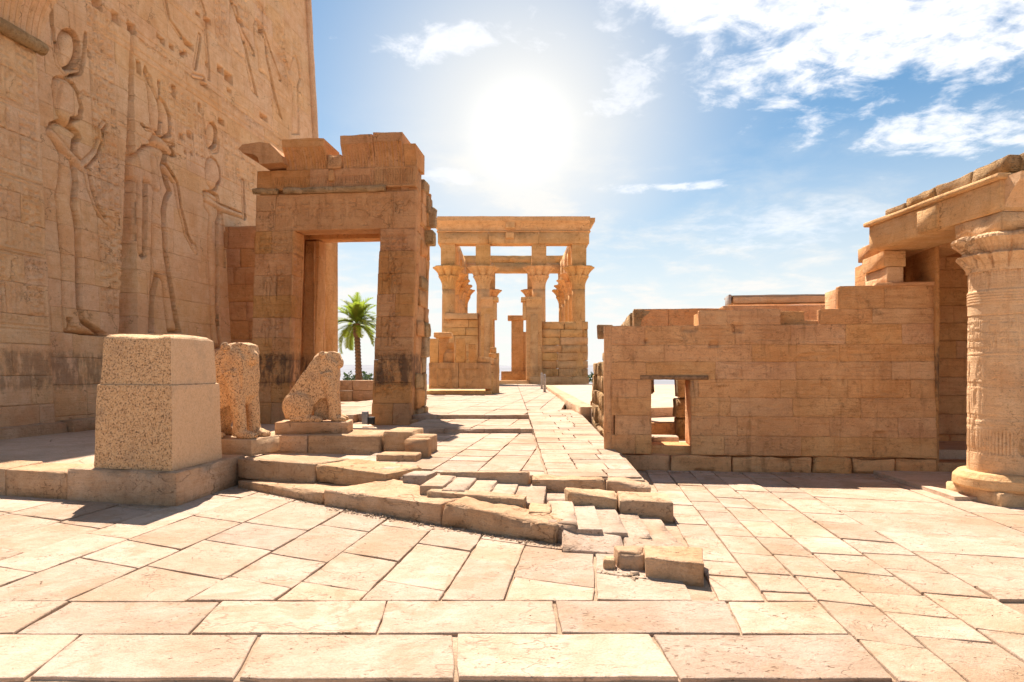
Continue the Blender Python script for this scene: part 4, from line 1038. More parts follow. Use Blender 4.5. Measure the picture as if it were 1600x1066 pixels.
        sm = tmp.modifiers.new('s', 'SMOOTH'); sm.iterations = 3; sm.factor = .5
        dg = bpy.context.evaluated_depsgraph_get(); m2 = bpy.data.meshes.new_from_object(tmp.evaluated_get(dg))
        bpy.data.objects.remove(tmp); V = np.zeros(len(m2.vertices) * 3, np.float32); m2.vertices.foreach_get('co', V); V = V.reshape(-1, 3).astype(float)
        Nn = np.zeros(len(m2.vertices) * 3, np.float32); m2.vertex_normals.foreach_get('vector', Nn); Nn = Nn.reshape(-1, 3)
        V = V + Nn * (fbm(V * 9, 3) * .006)[:, None]
        # carved mane collar and haunch line
        loc = V - pos; x = loc @ f / k; y = loc @ l / k; z = loc[:, 2] / k
        r1 = np.abs(np.hypot(x - .30, z - 1.02) - .21); V = V - Nn * (np.exp(-(r1 / .016) ** 2) * .014 * (x < .33))[:, None]
        r2 = np.abs(np.hypot((x + .25) / .27, (z - .27) / .27) - .93); V = V - Nn * (np.exp(-(r2 / .05) ** 2) * .016)[:, None]
        m2.vertices.foreach_set('co', (V - pos).astype(np.float32).ravel()); m2.polygons.foreach_set('use_smooth', np.ones(len(m2.polygons), bool)); m2.update()
        m2.name = 'body'; m2.materials.clear(); m2.materials.append(g)
        o = bpy.data.objects.new('body', m2); COL.objects.link(o); o.parent = root
        c = [W(-.60, -.33, -.19), W(.62, -.33, -.19), W(.62, .33, -.19), W(-.60, .33, -.19), W(-.60, -.33, .01), W(.62, -.33, .01), W(.62, .33, .01), W(-.60, .33, .01)]
        stone('base', c, bl, root, r=.02, res=.2, rough=.008, chip=.03)
    lion('lion_statue', (-4.66, 11.0, .63), .20, 1.55, 'nearer granite lion facing right, half hidden by the granite block', True)
    lion('lion_statue', (-3.60, 12.45, .78), -.10, 1.30, 'seated granite lion in full profile on a stepped stone base before the gateway')
    # stepped base of the further lion and its stray blocks
    lb = empty('lion_platform', (-3.2, 12.3, .25), 'long low block platform carrying the further lion', 'platform')
    X = np.array((1., 0, 0)); Y = np.array((0, 1., 0))
    bstone('platform_block', (-4.55, 11.95, .15), 1.0, 1.2, .43, bl, lb, r=.03, chip=.03); bstone('platform_block', (-3.54, 11.84, .15), 1.28, 1.2, .44, bl, lb, r=.03, chip=.03)
    tag(bstone('squared_block', (-2.22, 11.75, .2), .50, .9, .46, bl, r=.03, chip=.03), 'squared stone block set against the right end of the lion platform', 'stone block')
    tag(bstone('small_block', (-1.78, 11.55, .2), .42, .5, .40, bl, r=.05, chip=.05), 'small worn block right of the squared block by the path', 'stone block')
    tag(bstone('upright_stone', (-1.75, 11.0, .15), .40, .28, .46, bl, r=.04, chip=.05), 'short upright stone at the head of the stair', 'stone block')
    tag(bstone('flat_stone', (-2.1, 10.55, .15), .62, .42, .26, bl, r=.03, chip=.04), 'low flat stone lying above the stair flight', 'stone block')
    # low wall at the terrace edge, left of the plinth
    te = empty('terrace_edge', (-6.6, 9.4, 0), 'low stone edging of the terrace left of the altar plinth', 'kerb')
    for a, b, z in ((-9.4, -8.0, .36), (-7.99, -6.9, .37), (-6.89, -5.88, .36)):
        yy = lambda x: 9.02 + (-5.88 - x) * .27
        quad_stone('edge_stone', [(a, yy(a)), (b, yy(b)), (b, yy(b) + .75), (a, yy(a) + .75)], -.03, z, bl, te, r=.03, chip=.04, res=.18)
    # stair parapet: the sloping row of long stones
    pa = empty('stair_parapet', (-1.5, 8.5, 0), 'sloping row of long worn stones along the front of the stair', 'parapet')
    quad_stone('parapet_stone', [(-4.08, 10.12), (-2.78, 9.56), (-2.35, 10.3), (-4.0, 11.0)], .10, [.41, .40, .38, .38], bl, pa, r=.05, res=.12, rough=.02, chip=.05)
    quad_stone('parapet_stone', [(-2.76, 9.55), (-1.66, 8.94), (-1.25, 9.55), (-2.33, 10.3)], .14, [.40, .36, .36, .39], bl, pa, r=.045, res=.12, rough=.018, chip=.05)
    quad_stone('foot_stone', [(-4.02, 10.0), (-2.40, 8.70), (-2.0, 9.4), (-3.9, 10.5)], -.03, [.10, .15, .16, .10], bl, pa, r=.03, res=.15, rough=.015, chip=.04)
    quad_stone('foot_stone', [(-2.29, 9.33), (-1.6, 8.95), (-1.4, 9.3), (-2.2, 9.7)], -.03, .15, bl, pa, r=.03, res=.15, rough=.015, chip=.04)
    quad_stone('parapet_stone', [(-2.38, 8.66), (-.79, 7.52), (-.40, 7.95), (-1.6, 9.1)], -.03, [.19, .24, .26, .26], bl, pa, r=.04, res=.12, rough=.018, chip=.05)
    quad_stone('parapet_stone', [(-.77, 7.50), (.42, 6.68), (.62, 7.02), (-.40, 7.92)], -.04, [.27, .19, .17, .29], bl, pa, r=.055, res=.09, rough=.035, chip=.07, freq=3.4)
    # the stair: two short flights climbing to the left
    st = empty('stone_stair', (.6, 7.6, 0), 'two short flights of low worn stone steps climbing left', 'stair')
    xs = [1.62, 1.38, 1.13, .89, .64, .36]; zs = [.035, .075, .115, .155, .195, .23]
    for i in range(5):
        x1, x0 = xs[i], xs[i + 1] - .03; j = random.uniform(-.05, .05)
        quad_stone('step', [(x0 + .02, 6.72 + j - .02 * i + .16 * (i > 3)), (x1, 6.66 + j), (x1 + .06, 7.86), (x0 + .08, 7.9)], -.05, zs[i], M['slab'], st, r=.02, res=.14, rough=.012, chip=.03)
    for x0, x1, z, y0 in ((.0, .36, .225, 7.62), (-.28, .0, .25, 7.8), (-.55, -.28, .28, 7.85), (-.82, -.55, .31, 7.95), (-1.10, -.82, .335, 8.1), (-1.42, -1.10, .355, 8.8), (-1.8, -1.42, .37, 9.3)):
        quad_stone('step', [(x0, y0 + .03), (x1 - .005, y0), (x1 + .1, 8.97 + max(0, y0 - 8.6)), (x0 + .1, 8.99 + max(0, y0 - 8.6))], 0, z, M['slab'], st, r=.02, res=.16, rough=.01, chip=.03)
    quad_stone('flank_stone', [(1.24, 7.84), (1.83, 7.70), (1.88, 8.3), (1.30, 8.45)], -.04, .22, bl, st, r=.02, res=.14, rough=.012, chip=.03)
    quad_stone('flank_stone', [(.66, 7.90), (1.23, 7.86), (1.28, 8.32), (.62, 8.28)], -.04, [.30, .235, .24, .30], bl, st, r=.05, res=.1, rough=.03, chip=.06)
    quad_stone('landing', [(.1, 8.25), (1.9, 8.2), (1.9, 8.9), (.1, 8.95)], -.04, .135, M['slab'], st, r=.02, res=.2, rough=.012)
    quad_stone('edge_stone', [(.24, 8.82), (1.18, 8.68), (1.22, 9.1), (.28, 9.12)], -.04, .315, bl, st, r=.04, res=.12, rough=.02, chip=.05)
    quad_stone('edge_stone', [(1.20, 8.67), (1.74, 8.55), (1.8, 9.0), (1.24, 9.1)], -.04, [.31, .24, .28, .31], bl, st, r=.06, res=.1, rough=.03, chip=.06)
    quad_stone('flank_stone', [(-.95, 9.0), (.20, 8.83), (.24, 9.08), (-.9, 9.22)], 0, [.37, .39, .37, .35], bl, st, r=.02, res=.15, rough=.008, chip=.02)
    quad_stone('flank_stone', [(-1.0, 7.98), (.13, 7.42), (.17, 7.72), (-.93, 8.22)], 0, [.30, .31, .30, .31], bl, st, r=.02, res=.14, rough=.01, chip=.03)
    quad_stone('flank_stone', [(.17, 7.15), (.40, 7.1), (.45, 7.6), (.2, 7.62)], 0, .235, bl, st, r=.04, res=.1, rough=.02, chip=.05)
    quad_stone('toe_stone', [(.46, 6.42), (1.05, 6.30), (1.08, 6.74), (.5, 6.80)], -.05, [.03, .012, .10, .17], M['slab'], st, r=.03, res=.08, rough=.012, chip=.03)
    quad_stone('toe_stone', [(1.06, 6.30), (1.66, 6.28), (1.66, 6.70), (1.09, 6.74)], -.05, [.012, .008, .03, .095], M['slab'], st, r=.03, res=.08, rough=.012, chip=.03)
    # stray raised block in the court with a bitten corner, and small chips
    lo = empty('raised_court_block', (1.25, 5.7, 0), 'single raised paving block with a broken left corner in the open court', 'stone block')
    quad_stone('block', [(1.10, 5.62), (1.53, 5.44), (1.66, 5.95), (1.16, 6.02)], -.04, .165, bl, lo, r=.022, res=.08, rough=.012, chip=.04)
    quad_stone('block', [(.92, 5.86), (1.12, 5.80), (1.18, 6.06), (.90, 6.10)], -.04, .15, bl, lo, r=.035, res=.06, rough=.02, chip=.06)
    tag(quad_stone('stone_chunk', [(.78, 5.85), (.88, 5.82), (.9, 5.95), (.80, 5.98)], -.02, .09, bl, r=.03, res=.04, rough=.015, chip=.03), 'small broken chunk beside the raised court block', 'stone chunk')
    tag(quad_stone('stone_chip', [(.97, 5.67), (1.06, 5.65), (1.07, 5.71), (.99, 5.73)], -.02, .03, M['slab'], r=.015, res=.03, rough=.01), 'tiny pale chip in front of the raised court block', 'stone chunk')
    for i, (x, y) in enumerate(((.78, 6.52), (1.02, 6.48), (1.28, 6.45), (.95, 6.3))):
        pass
build_fore()

# ================================================================== TEMPLE WALL AND PORTICO ON THE RIGHT
def build_right():
    m = M['wall']; S = np.array((.9923, -.124, 0)); B = np.array((.124, .9923, 0)); N = -B
    tw = empty('temple_wall', (4.5, 11.6, 0), 'ruined sandstone temple wall with a small window opening and stepped top', 'wall')
    fr = Frame((1.70, 11.82, 0.0), S, N, .03)
    h = lambda u, v: fr.hit(u, v)
    w0, w1 = h(1018, 640)[0], h(1080, 640)[0]; zw0, zw1 = h(1050, 697)[1], h(1050, 594)[1]
    end = h(1463, 600)[0]
    za, zb, zc_ = h(1030, 509)[1], h(1190, 484)[1], h(1390, 446)[1]
    sa, sb = h(1093, 500)[0], h(1313, 470)[0]
    rel = Relief(-.1, end + .3, -.1, 4.3, .016, .016)
    # worn carving, scratches, holes
    for z in (1.72, 2.2): rel.groove([(2.0, z + .04), (end, z)], .012, .01)
    for i in range(26):
        x, z = random.uniform(1.4, end - .2), random.uniform(1.25, 1.85); rel.groove([(x, z), (x + random.uniform(-.01, .01), z + random.uniform(.08, .2))], .012, .035)
    for i in range(14):
        x, z = random.uniform(1.2, end - .2), random.uniform(.7, 2.2); rel.groove([(x, z), (x + random.uniform(.2, .5), z + random.uniform(-.03, .05))], .014, .03)
    rel.standing(end - .9, 1.2, .9, -1, .035, .04); rel.standing(end - 1.6, 1.2, .9, 1, .03, .04)
    for (u, v, a, b) in ((1079, 512, .22, .10), (1153, 512, .14, .14), (1116, 537, .12, .08), (1010, 532, .05, .03), (1375, 690, .16, .3), (1420, 730, .3, .14)): rel.hole(*h(u, v), a, b, .06)
    s_, z_ = h(1310, 712); 
    lint0, lint1 = h(1000, 590)[0], h(1107, 590)[0]
    zs = [.27, .60, .93, 1.25, 1.56, 1.86, 2.15, za]
    def skip(x0, x1, z0, z1): return z0 < zw1 - .02 and z1 > zw0 + .02 and x0 < w1 - .02 and x1 > w0 + .02
    rects = []
    for z0, z1 in zip(zs[:-1], zs[1:]):
        if z1 <= zw0 + .15 or z0 >= zw1 - .1: rects += courses(0.02, end, [z0, z1], 1.15, .35)
        else: rects += courses(.02, w0, [z0, z1], .6, .2) + courses(w1, end, [z0, z1], 1.15, .3)
    rects = [r for r in rects if not (r[2] > zs[-2] - .01 and r[0] < h(1085, 510)[0] < r[1] - .2 and False)]
    rects += courses(sa, end, [za, zb], .9, .3, lambda a, b, c, d: h(1262, 480)[0] - .2 < (a + b) / 2 < h(1300, 480)[0]) + courses(sb, end, [zb, zc_], .75, .25)
    facade(tw, fr, rects, rel, .026, .024, m, wear=.0012, jog=.002, amp=.02, wave=2.0, rim=.2, gap=.0008)
    # rough foot course of separate stones
    s = .0
    while s < end - .1:
        l = min(random.uniform(.5, 1.3), end - s); o = fr.xyz(np.array(s), np.array(-.02), np.array(random.uniform(-.02, .03)))
        bstone('foot_stone', o, l - .008, .4, random.uniform(.265, .285), m, tw, ex=S, ey=B, r=.03, res=.08, rough=.03, chip=.05)
        s += l
    def core(a0, a1, z0, z1, d=.16, t=.85, name='core', mat=m):
        o = fr.xyz(np.array(a0), np.array(z0), np.array(-d)); q = fr.xyz(np.array(a0), np.array(z1), np.array(-d)); l = a1 - a0; tt = t - d
        return stone(name, [o, o + S * l, o + S * l + B * tt, o + B * tt, q, q + S * l, q + S * l + B * tt, q + B * tt], mat, tw, res=.5, r=.02)
    core(.06, w0 - .01, .0, za - .012); core(w1 + .01, sa + .03, .0, za - .012); core(w0 - .02, w1 + .02, -.02, zw0 - .012); core(w0 - .02, w1 + .02, zw1 + .012, za - .02)
    core(sa + .02, h(1262, 480)[0], 0, zb - .014); core(h(1262, 480)[0] - .02, h(1312, 480)[0] + .03, 0, zb - .18); core(sb + .02, end, 0, zc_ - .014)
    sw = fr.xyz(np.array(lint0), np.array(zw1 + .005), np.array(.025))
    bstone('timber_lintel', sw, lint1 - lint0, .3, .075, M['wood'], tw, ex=S, ey=B, r=.012, res=.1, rough=.01)
    for sgn, x in ((1, w0), (-1, w1)):                  # dressed jambs inside the opening
        o = fr.xyz(np.array(x - (.0 if sgn < 0 else .06)), np.array(zw0), np.array(-.03)); bstone('jamb_stone', o + S * (.0 if sgn > 0 else .0), .06, .8, zw1 - zw0, m, tw, ex=S, ey=B, res=.2)
    # corner torus at the left end, and the rough left flank running back
    o0 = fr.xyz(np.array(0.), np.array(0.), np.array(0.)); ring = []
    ce = [fr.xyz(np.array(-.02), np.array(z), np.array(-.08)) for z in np.linspace(0, za, 14)]
    V = []; n = 10
    for j, c in enumerate(ce):
        for i in range(n): t = 2 * math.pi * i / n; r = .085 + .012 * random.random(); V.append(c + S * r * math.cos(t) + N * r * math.sin(t))
    mobj('corner_torus', V, [[j * n + i, j * n + (i + 1) % n, (j + 1) * n + (i + 1) % n, (j + 1) * n + i] for j in range(len(ce) - 1) for i in range(n)], m, tw, True)
    L = 9.0; z = .05; k = 0; fd = np.array((.075, .997, 0)); fx = np.array((.997, -.075, 0))
    zr = [.05, .42, .82, 1.20, 1.60, 1.92, 2.12]
    for z0, z1 in zip(zr[:-1], zr[1:]):
        d = .12; lim = L - (.0 if z1 < 1.7 else 1.0 if z1 < 2.0 else 5.5)
        while d < lim:
            l = random.uniform(.55, 1.0); pr = random.uniform(-.05, .05)
            bstone('flank_stone', o0 + fd * d + fx * (.02 - pr + .035 * z0) + EZ * z0, .5, min(l, lim - d) - .012, z1 - z0 - .012, M['rubble'], tw, ex=fx, ey=fd, r=.05, res=.14, rough=.035, chip=.06, freq=4.0)
            d += l
    # further wall inside, seen over the top
    iw = empty('inner_wall', (5, 15.5, 0), 'inner temple wall rising behind the ruined wall with a rough left end', 'wall')
    fi = Frame((P(990, 500, 15.2)[0], 15.2, 0.0), S, N, 0.0); top = HC + (V0 - 483) / F * 15.2; li = (1140 - 990) / F * 15.2
    facade(iw, fi, courses(0, li, [1.95, 2.5, top], 1.1), None, .08, .08, m)
    bstone('core', fi.O + B * .1, .12, .7, top - .02, m, iw, ex=S, ey=B, res=1); bstone('core', fi.O + B * .1 + S * 1.05, li - 1.05, .7, top - .02, m, iw, ex=S, ey=B, res=1); bstone('core', fi.O + B * .1 + S * .1 + EZ * 1.9, 1.0, .7, top - 1.92, m, iw, ex=S, ey=B, res=1)
    d = 0.0
    while d < 5:
        l = random.uniform(.5, .9)
        for z0, z1 in ((1.2, 1.75), (1.76, 2.3), (2.31, top - .02 - .05 * d)): bstone('end_stone', fi.O + fd * d + fx * random.uniform(-.06, .04) + EZ * z0, .5, l - .01, z1 - z0, M['rubble'], iw, ex=fx, ey=fd, r=.05, res=.16, rough=.03, chip=.05)
        d += l
    bstone('loose_stone', P(933, 528, 19) - EZ * .02, .45, .5, .38, M['rubble'], iw, r=.05, rough=.03)
    bb = empty('rear_roof_beam', tuple(P(1220, 470, 19)), 'long flat stone beam lying on the roof behind the wall', 'stone beam')
    p = P(1146, 474, 19); bstone('beam', p, 3.1, .8, .18, M['column'], bb, ex=S, ey=B, r=.02, res=.3); bstone('metal_edge', p - S * .12 - EZ * .02, .06, .6, .26, M['metal'], bb, ex=S, ey=B, r=.008); bstone('cap_strip', p - S * .1 + EZ * .185, 3.2, .8, .04, M['metal'], bb, ex=S, ey=B, r=.008)
    tag(bstone('rear_wall', P(1130, 485, 18.6) * np.array((1, 1, 0)), 7.0, .9, HC + (V0 - 478) / F * 18.6, m, ex=S, ey=B, res=.8), 'rear temple wall carrying the long roof beam', 'wall')
    # what shows through the window: a rough pier, a sill and fallen slabs
    for z0, z1 in ((.1, .75), (.76, 1.15), (1.16, 1.75)):
        tag(bstone('pier_stone', np.array((3.36 + random.uniform(-.05, .08), 13.8, z0)), .8, .6, z1 - z0 - .01, M['rubble'], r=.04, res=.15, rough=.03, chip=.05), {.1: 'lowest stone of the rough pier seen through the window', .76: 'middle stone of the rough pier seen through the window', 1.16: 'top stone of the rough pier seen through the window'}[z0], 'stone block', 'pier stones behind the window')
    tag(bstone('low_inner_wall', np.array((2.5, 14.3, 0)), 1.6, .4, .62, m, r=.03), 'low inner wall seen through the window opening', 'wall')
    struct(flat('inner_floor', [(1.95, 12.7), (9, 11.8), (9, 60), (3.2, 21)], .32, M['dust'], .3))
    tag(bstone('fallen_slab', np.array((2.72, 13.2, .33)), .5, .45, .1, M['slab'], r=.02), 'fallen slab on the sunlit floor inside the window', 'stone slab')
    # ---------------------------------------------------------------- portico
    mp = M['column']
    po = empty('portico', (8, 10, 0), 'covered temple portico with carved architrave, roof slabs and shaded rear wall', 'portico')
    cc = np.array((6.57, 9.05, 0.0)); bY = np.array((-.06, .9982, 0)); bX = np.array((.9982, .06, 0))
    ab = .44; a0 = cc - bX * ab - bY * ab                # left front corner of the abacus
    zab, zar = 3.72, 4.12
    # side architrave, running back to the wall
    Lb = 2.85
    o = bstone('architrave', a0 + bY * (.02) + EZ * zab - bX * .0, 2 * ab, Lb, zar - zab - .005, mp, po, ex=bX, ey=bY, r=.02, res=.2, rough=.004, chip=.015)
    bstone('carved_panel', a0 - bX * .05 + bY * 1.15 + EZ * (zab + .02), .1, .42, .33, mp, po, ex=bX, ey=bY, r=.015, chip=.02)
    bstone('cornice_slab', a0 - bX * .06 + bY * (-.02) + EZ * zar, 2.2, Lb + .12, .07, mp, po, ex=bX, ey=bY, r=.025, res=.3, chip=.03)
    d = .0
    while d < Lb - .5:
        l = random.uniform(.5, .9); bstone('roof_rubble', a0 + bX * (.10) + bY * d + EZ * (zar + .072), 1.4, l, (.26 - .05 * d) + random.uniform(-.03, .03), M['rubble'], po, ex=bX, ey=bY, r=.05, res=.12, rough=.03, chip=.06); d += l
    # front architrave and cavetto cornice over the column row
    bstone('architrave', a0 + bX * (2 * ab + .01) + EZ * 3.48, 6, 2 * ab, .235, mp, po, ex=bX, ey=bY, r=.02, res=.3)
    prof = [(-.7, 0)] + [(-.03 + .30 * (1 - math.cos(t)), .34 * t / 1.4) for t in np.linspace(0, 1.4, 9)] + [(.24, .43), (-.7, .43)]
    sweep('cavetto_cornice', prof, a0 + EZ * zab + bX * .06, a0 + EZ * zab + bX * 6.8, -bY, mp, po, .3, .006)
    bstone('roof_slab', a0 + bX * .25 - bY * .1 + EZ * (zar + .08), 6, 1.2, .24, M['rubble'], po, ex=bX, ey=bY, r=.04, res=.2, rough=.02, chip=.04)
    bstone('roof_slab', a0 + bX * .9 + bY * .5 + EZ * (zar - .25), 6, 2.3, .3, mp, po, ex=bX, ey=bY, r=.03, res=1)
    # rear: lit corner pier on the wall, then the shaded back wall with its ledge
    we = fr.xyz(np.array(end), np.array(0.), np.array(0.))
    sp0 = h(1362, 430)[0]
    fp = Frame(fr.xyz(np.array(sp0), np.array(zc_), np.array(-1.05)), S, N, 0.0)
    facade(po, fp, courses(.36, end - sp0 - .02, [zc_ + .01, zc_ + .36, zab - .02], .55, .2), None, .05, .05, m, rim=.15)
    bstone('roof_slab', fp.O - B * .98 + S * .34 + EZ * (zab - zc_ + .015), end - sp0 + .3, 1.5, .26, m, po, ex=S, ey=B, res=.5); bstone('core', fp.O + B * .13 + S * .36, end - sp0 - .36, .6, zab - zc_ - .03, m, po, ex=S, ey=B, res=.5)
    bstone('ledge', fr.xyz(np.array(h(1368, 440)[0]), np.array(zc_ - .02), np.array(.05)), end - h(1368, 440)[0], .2, .07, m, po, ex=S, ey=B, r=.02, chip=.02)
    bstone('corner_pier', fp.O - B * 1.0 + S * .26 + EZ * .005, .26, .95, .31, mp, po, ex=S, ey=B, r=.02, rough=.005, chip=.02); bstone('corner_pier', fp.O - B * 1.0 + S * .22 + EZ * .32, .34, .95, zab - zc_ - .33, mp, po, ex=S, ey=B, r=.02, rough=.005, chip=.02)
    bstone('roof_slab', we + S * .12 + B * .3 + EZ * 3.95, 5, 2.5, .3, m, po, ex=S, ey=B, res=1)
    fb = Frame(we + B * 2.5, S, N, 0.0)
    facade(po, fb, courses(0, 5.0, [.05, .45, .85, 1.22, 1.58, 1.95, 2.3, 2.65, 3.0, 3.35, 3.7, 4.05, 4.3], 1.2, .25), None, .09, .08, m, wear=.010)
    bstone('core', fb.O + B * .12, 5.0, .6, 4.3, m, po, ex=S, ey=B, res=1)
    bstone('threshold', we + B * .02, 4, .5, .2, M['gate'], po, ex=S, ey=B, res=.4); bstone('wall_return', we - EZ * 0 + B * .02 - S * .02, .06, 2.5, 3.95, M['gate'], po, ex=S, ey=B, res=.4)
    bstone('end_wall', a0 + bX * 6.4 + bY * .4, .6, 3.4, 4.3, m, po, ex=bX, ey=bY, res=1)
    # the column
    co = part_empty('column', po, tuple(cc)); co['label'] = 'thick carved column with broken plant capital'
    bstone('plinth', cc - bX * .50 - bY * .50 - EZ * .03, 1.6, 1.0, .20, mp, co, ex=bX, ey=bY, r=.025, res=.15, rough=.008, chip=.03)
    lathe('round_base', [(.0, .17), (.60, .17), (.625, .20), (.62, .30), (.615, .31), (.56, .37), (.55, .375), (.45, .38)], cc, mp, co, 96, smooth=False)
    crel = Relief(-.1, 3.0, .3, 2.7, .008, .012)
    for zb_ in (.98, 1.9, 2.42): crel.groove([(0, zb_), (2.9, zb_)], .008, .01)
    crel.glyphs(0, 2.86, 1.95, 2.4, 26, .12, .010, .009)
    for q_ in range(5): crel.standing(.35 + q_ * .58, 1.05, .70, 1 if q_ % 2 else -1, .012, .03, False); crel.glyphs(.52 + q_ * .58, .66 + q_ * .58, 1.3, 1.85, 2, .1, .009, .008, border=False)
    for q_ in range(70): x_ = q_ * .041; crel.groove([(x_, .62), (x_, .92)], .007, .012)
    prof = [(.455, .36)] + [(.455 - .012 * t, .36 + 2.2 * t) for t in np.linspace(.01, 1, 130)]
    for k in range(5): b_ = 2.575 + k * .036; prof += [(.445, b_), (.452, b_ + .008), (.452, b_ + .024), (.445, b_ + .032)]
    prof += [(.436, 2.765), (.436, 2.98), (.436, 3.03)]
    def shaft_mod(th, j, r, z):
        rr = np.full(th.shape, float(r))
        p = np.stack([np.cos(th) * 2, np.sin(th) * 2, np.full_like(th, z * 2)], -1)
        rr = rr + fbm(p * 1.4, 3) * .004 - np.clip(fbm(p * np.array((2.5, 2.5, 1.2)) + 4, 3) - .35, 0, 1) * .03
        if .4 < z < 2.56: rr = rr + crel.sample((th / (2 * math.pi)) * 2.86, np.full_like(th, z))
        for jz in (.66, 1.10, 1.52, 1.98, 2.4):
            if abs(z - jz) < .03: rr = rr - .006
        if 2.77 < z < 3.03: rr = rr + .012 * np.sign(np.cos(th * 44)) * .5
        return rr
    lathe('shaft', prof, cc, mp, co, 352, shaft_mod, smooth=False)
    # capital: calyx of petals in two tiers, broken on the left side
    cp = []
    for t in np.linspace(0, 1, 9): cp.append((.445 + .15 * t ** 1.6, 3.0 + .21 * t))
    cp += [(.56, 3.23), (.52, 3.24)]
    for t in np.linspace(0, 1, 9): cp.append((.50 + .14 * t ** 1.4, 3.245 + .165 * t))
    cp += [(.63, 3.44), (.57, 3.475), (.42, 3.48), (.05, 3.48)]
    def cap_mod(th, j, r, z):
        a = (z - 3.0) / .48; lob = np.abs(np.cos(th * 4 + .5)) if z > 3.235 else np.abs(np.cos(th * 8))
        rr = r - (.085 if z > 3.235 else .05) * (1 - lob) ** 1.5 * min(1, a * 2) * (r > .4)
        if z < 3.235: rr = rr - .018 * np.abs(np.sin(th * 24)) * min(1, a * 3) - .02 * (np.abs(np.cos(th * 8)) < .3 * a * 2)
        else: rr = rr - .012 * (np.abs(np.sin(th * 32)) > .8)
        brk = np.exp(-((th - 3.05) / .42) ** 2)
        p = np.stack([np.cos(th) * 3, np.sin(th) * 3, np.full_like(th, z * 4)], -1)
        rr = rr + brk * (fbm(p * 3, 3) * .05 + .01) + fbm(p * 2.4, 3) * .008
        return rr
    lathe('capital', cp, cc, mp, co, 200, cap_mod, smooth=False)
    bstone('abacus', cc - bX * (ab - .02) - bY * (ab - .02) + EZ * 3.48, 2 * ab - .04, 2 * ab - .04, .235, mp, co, ex=bX, ey=bY, r=.015, res=.2, chip=.03)
build_right()

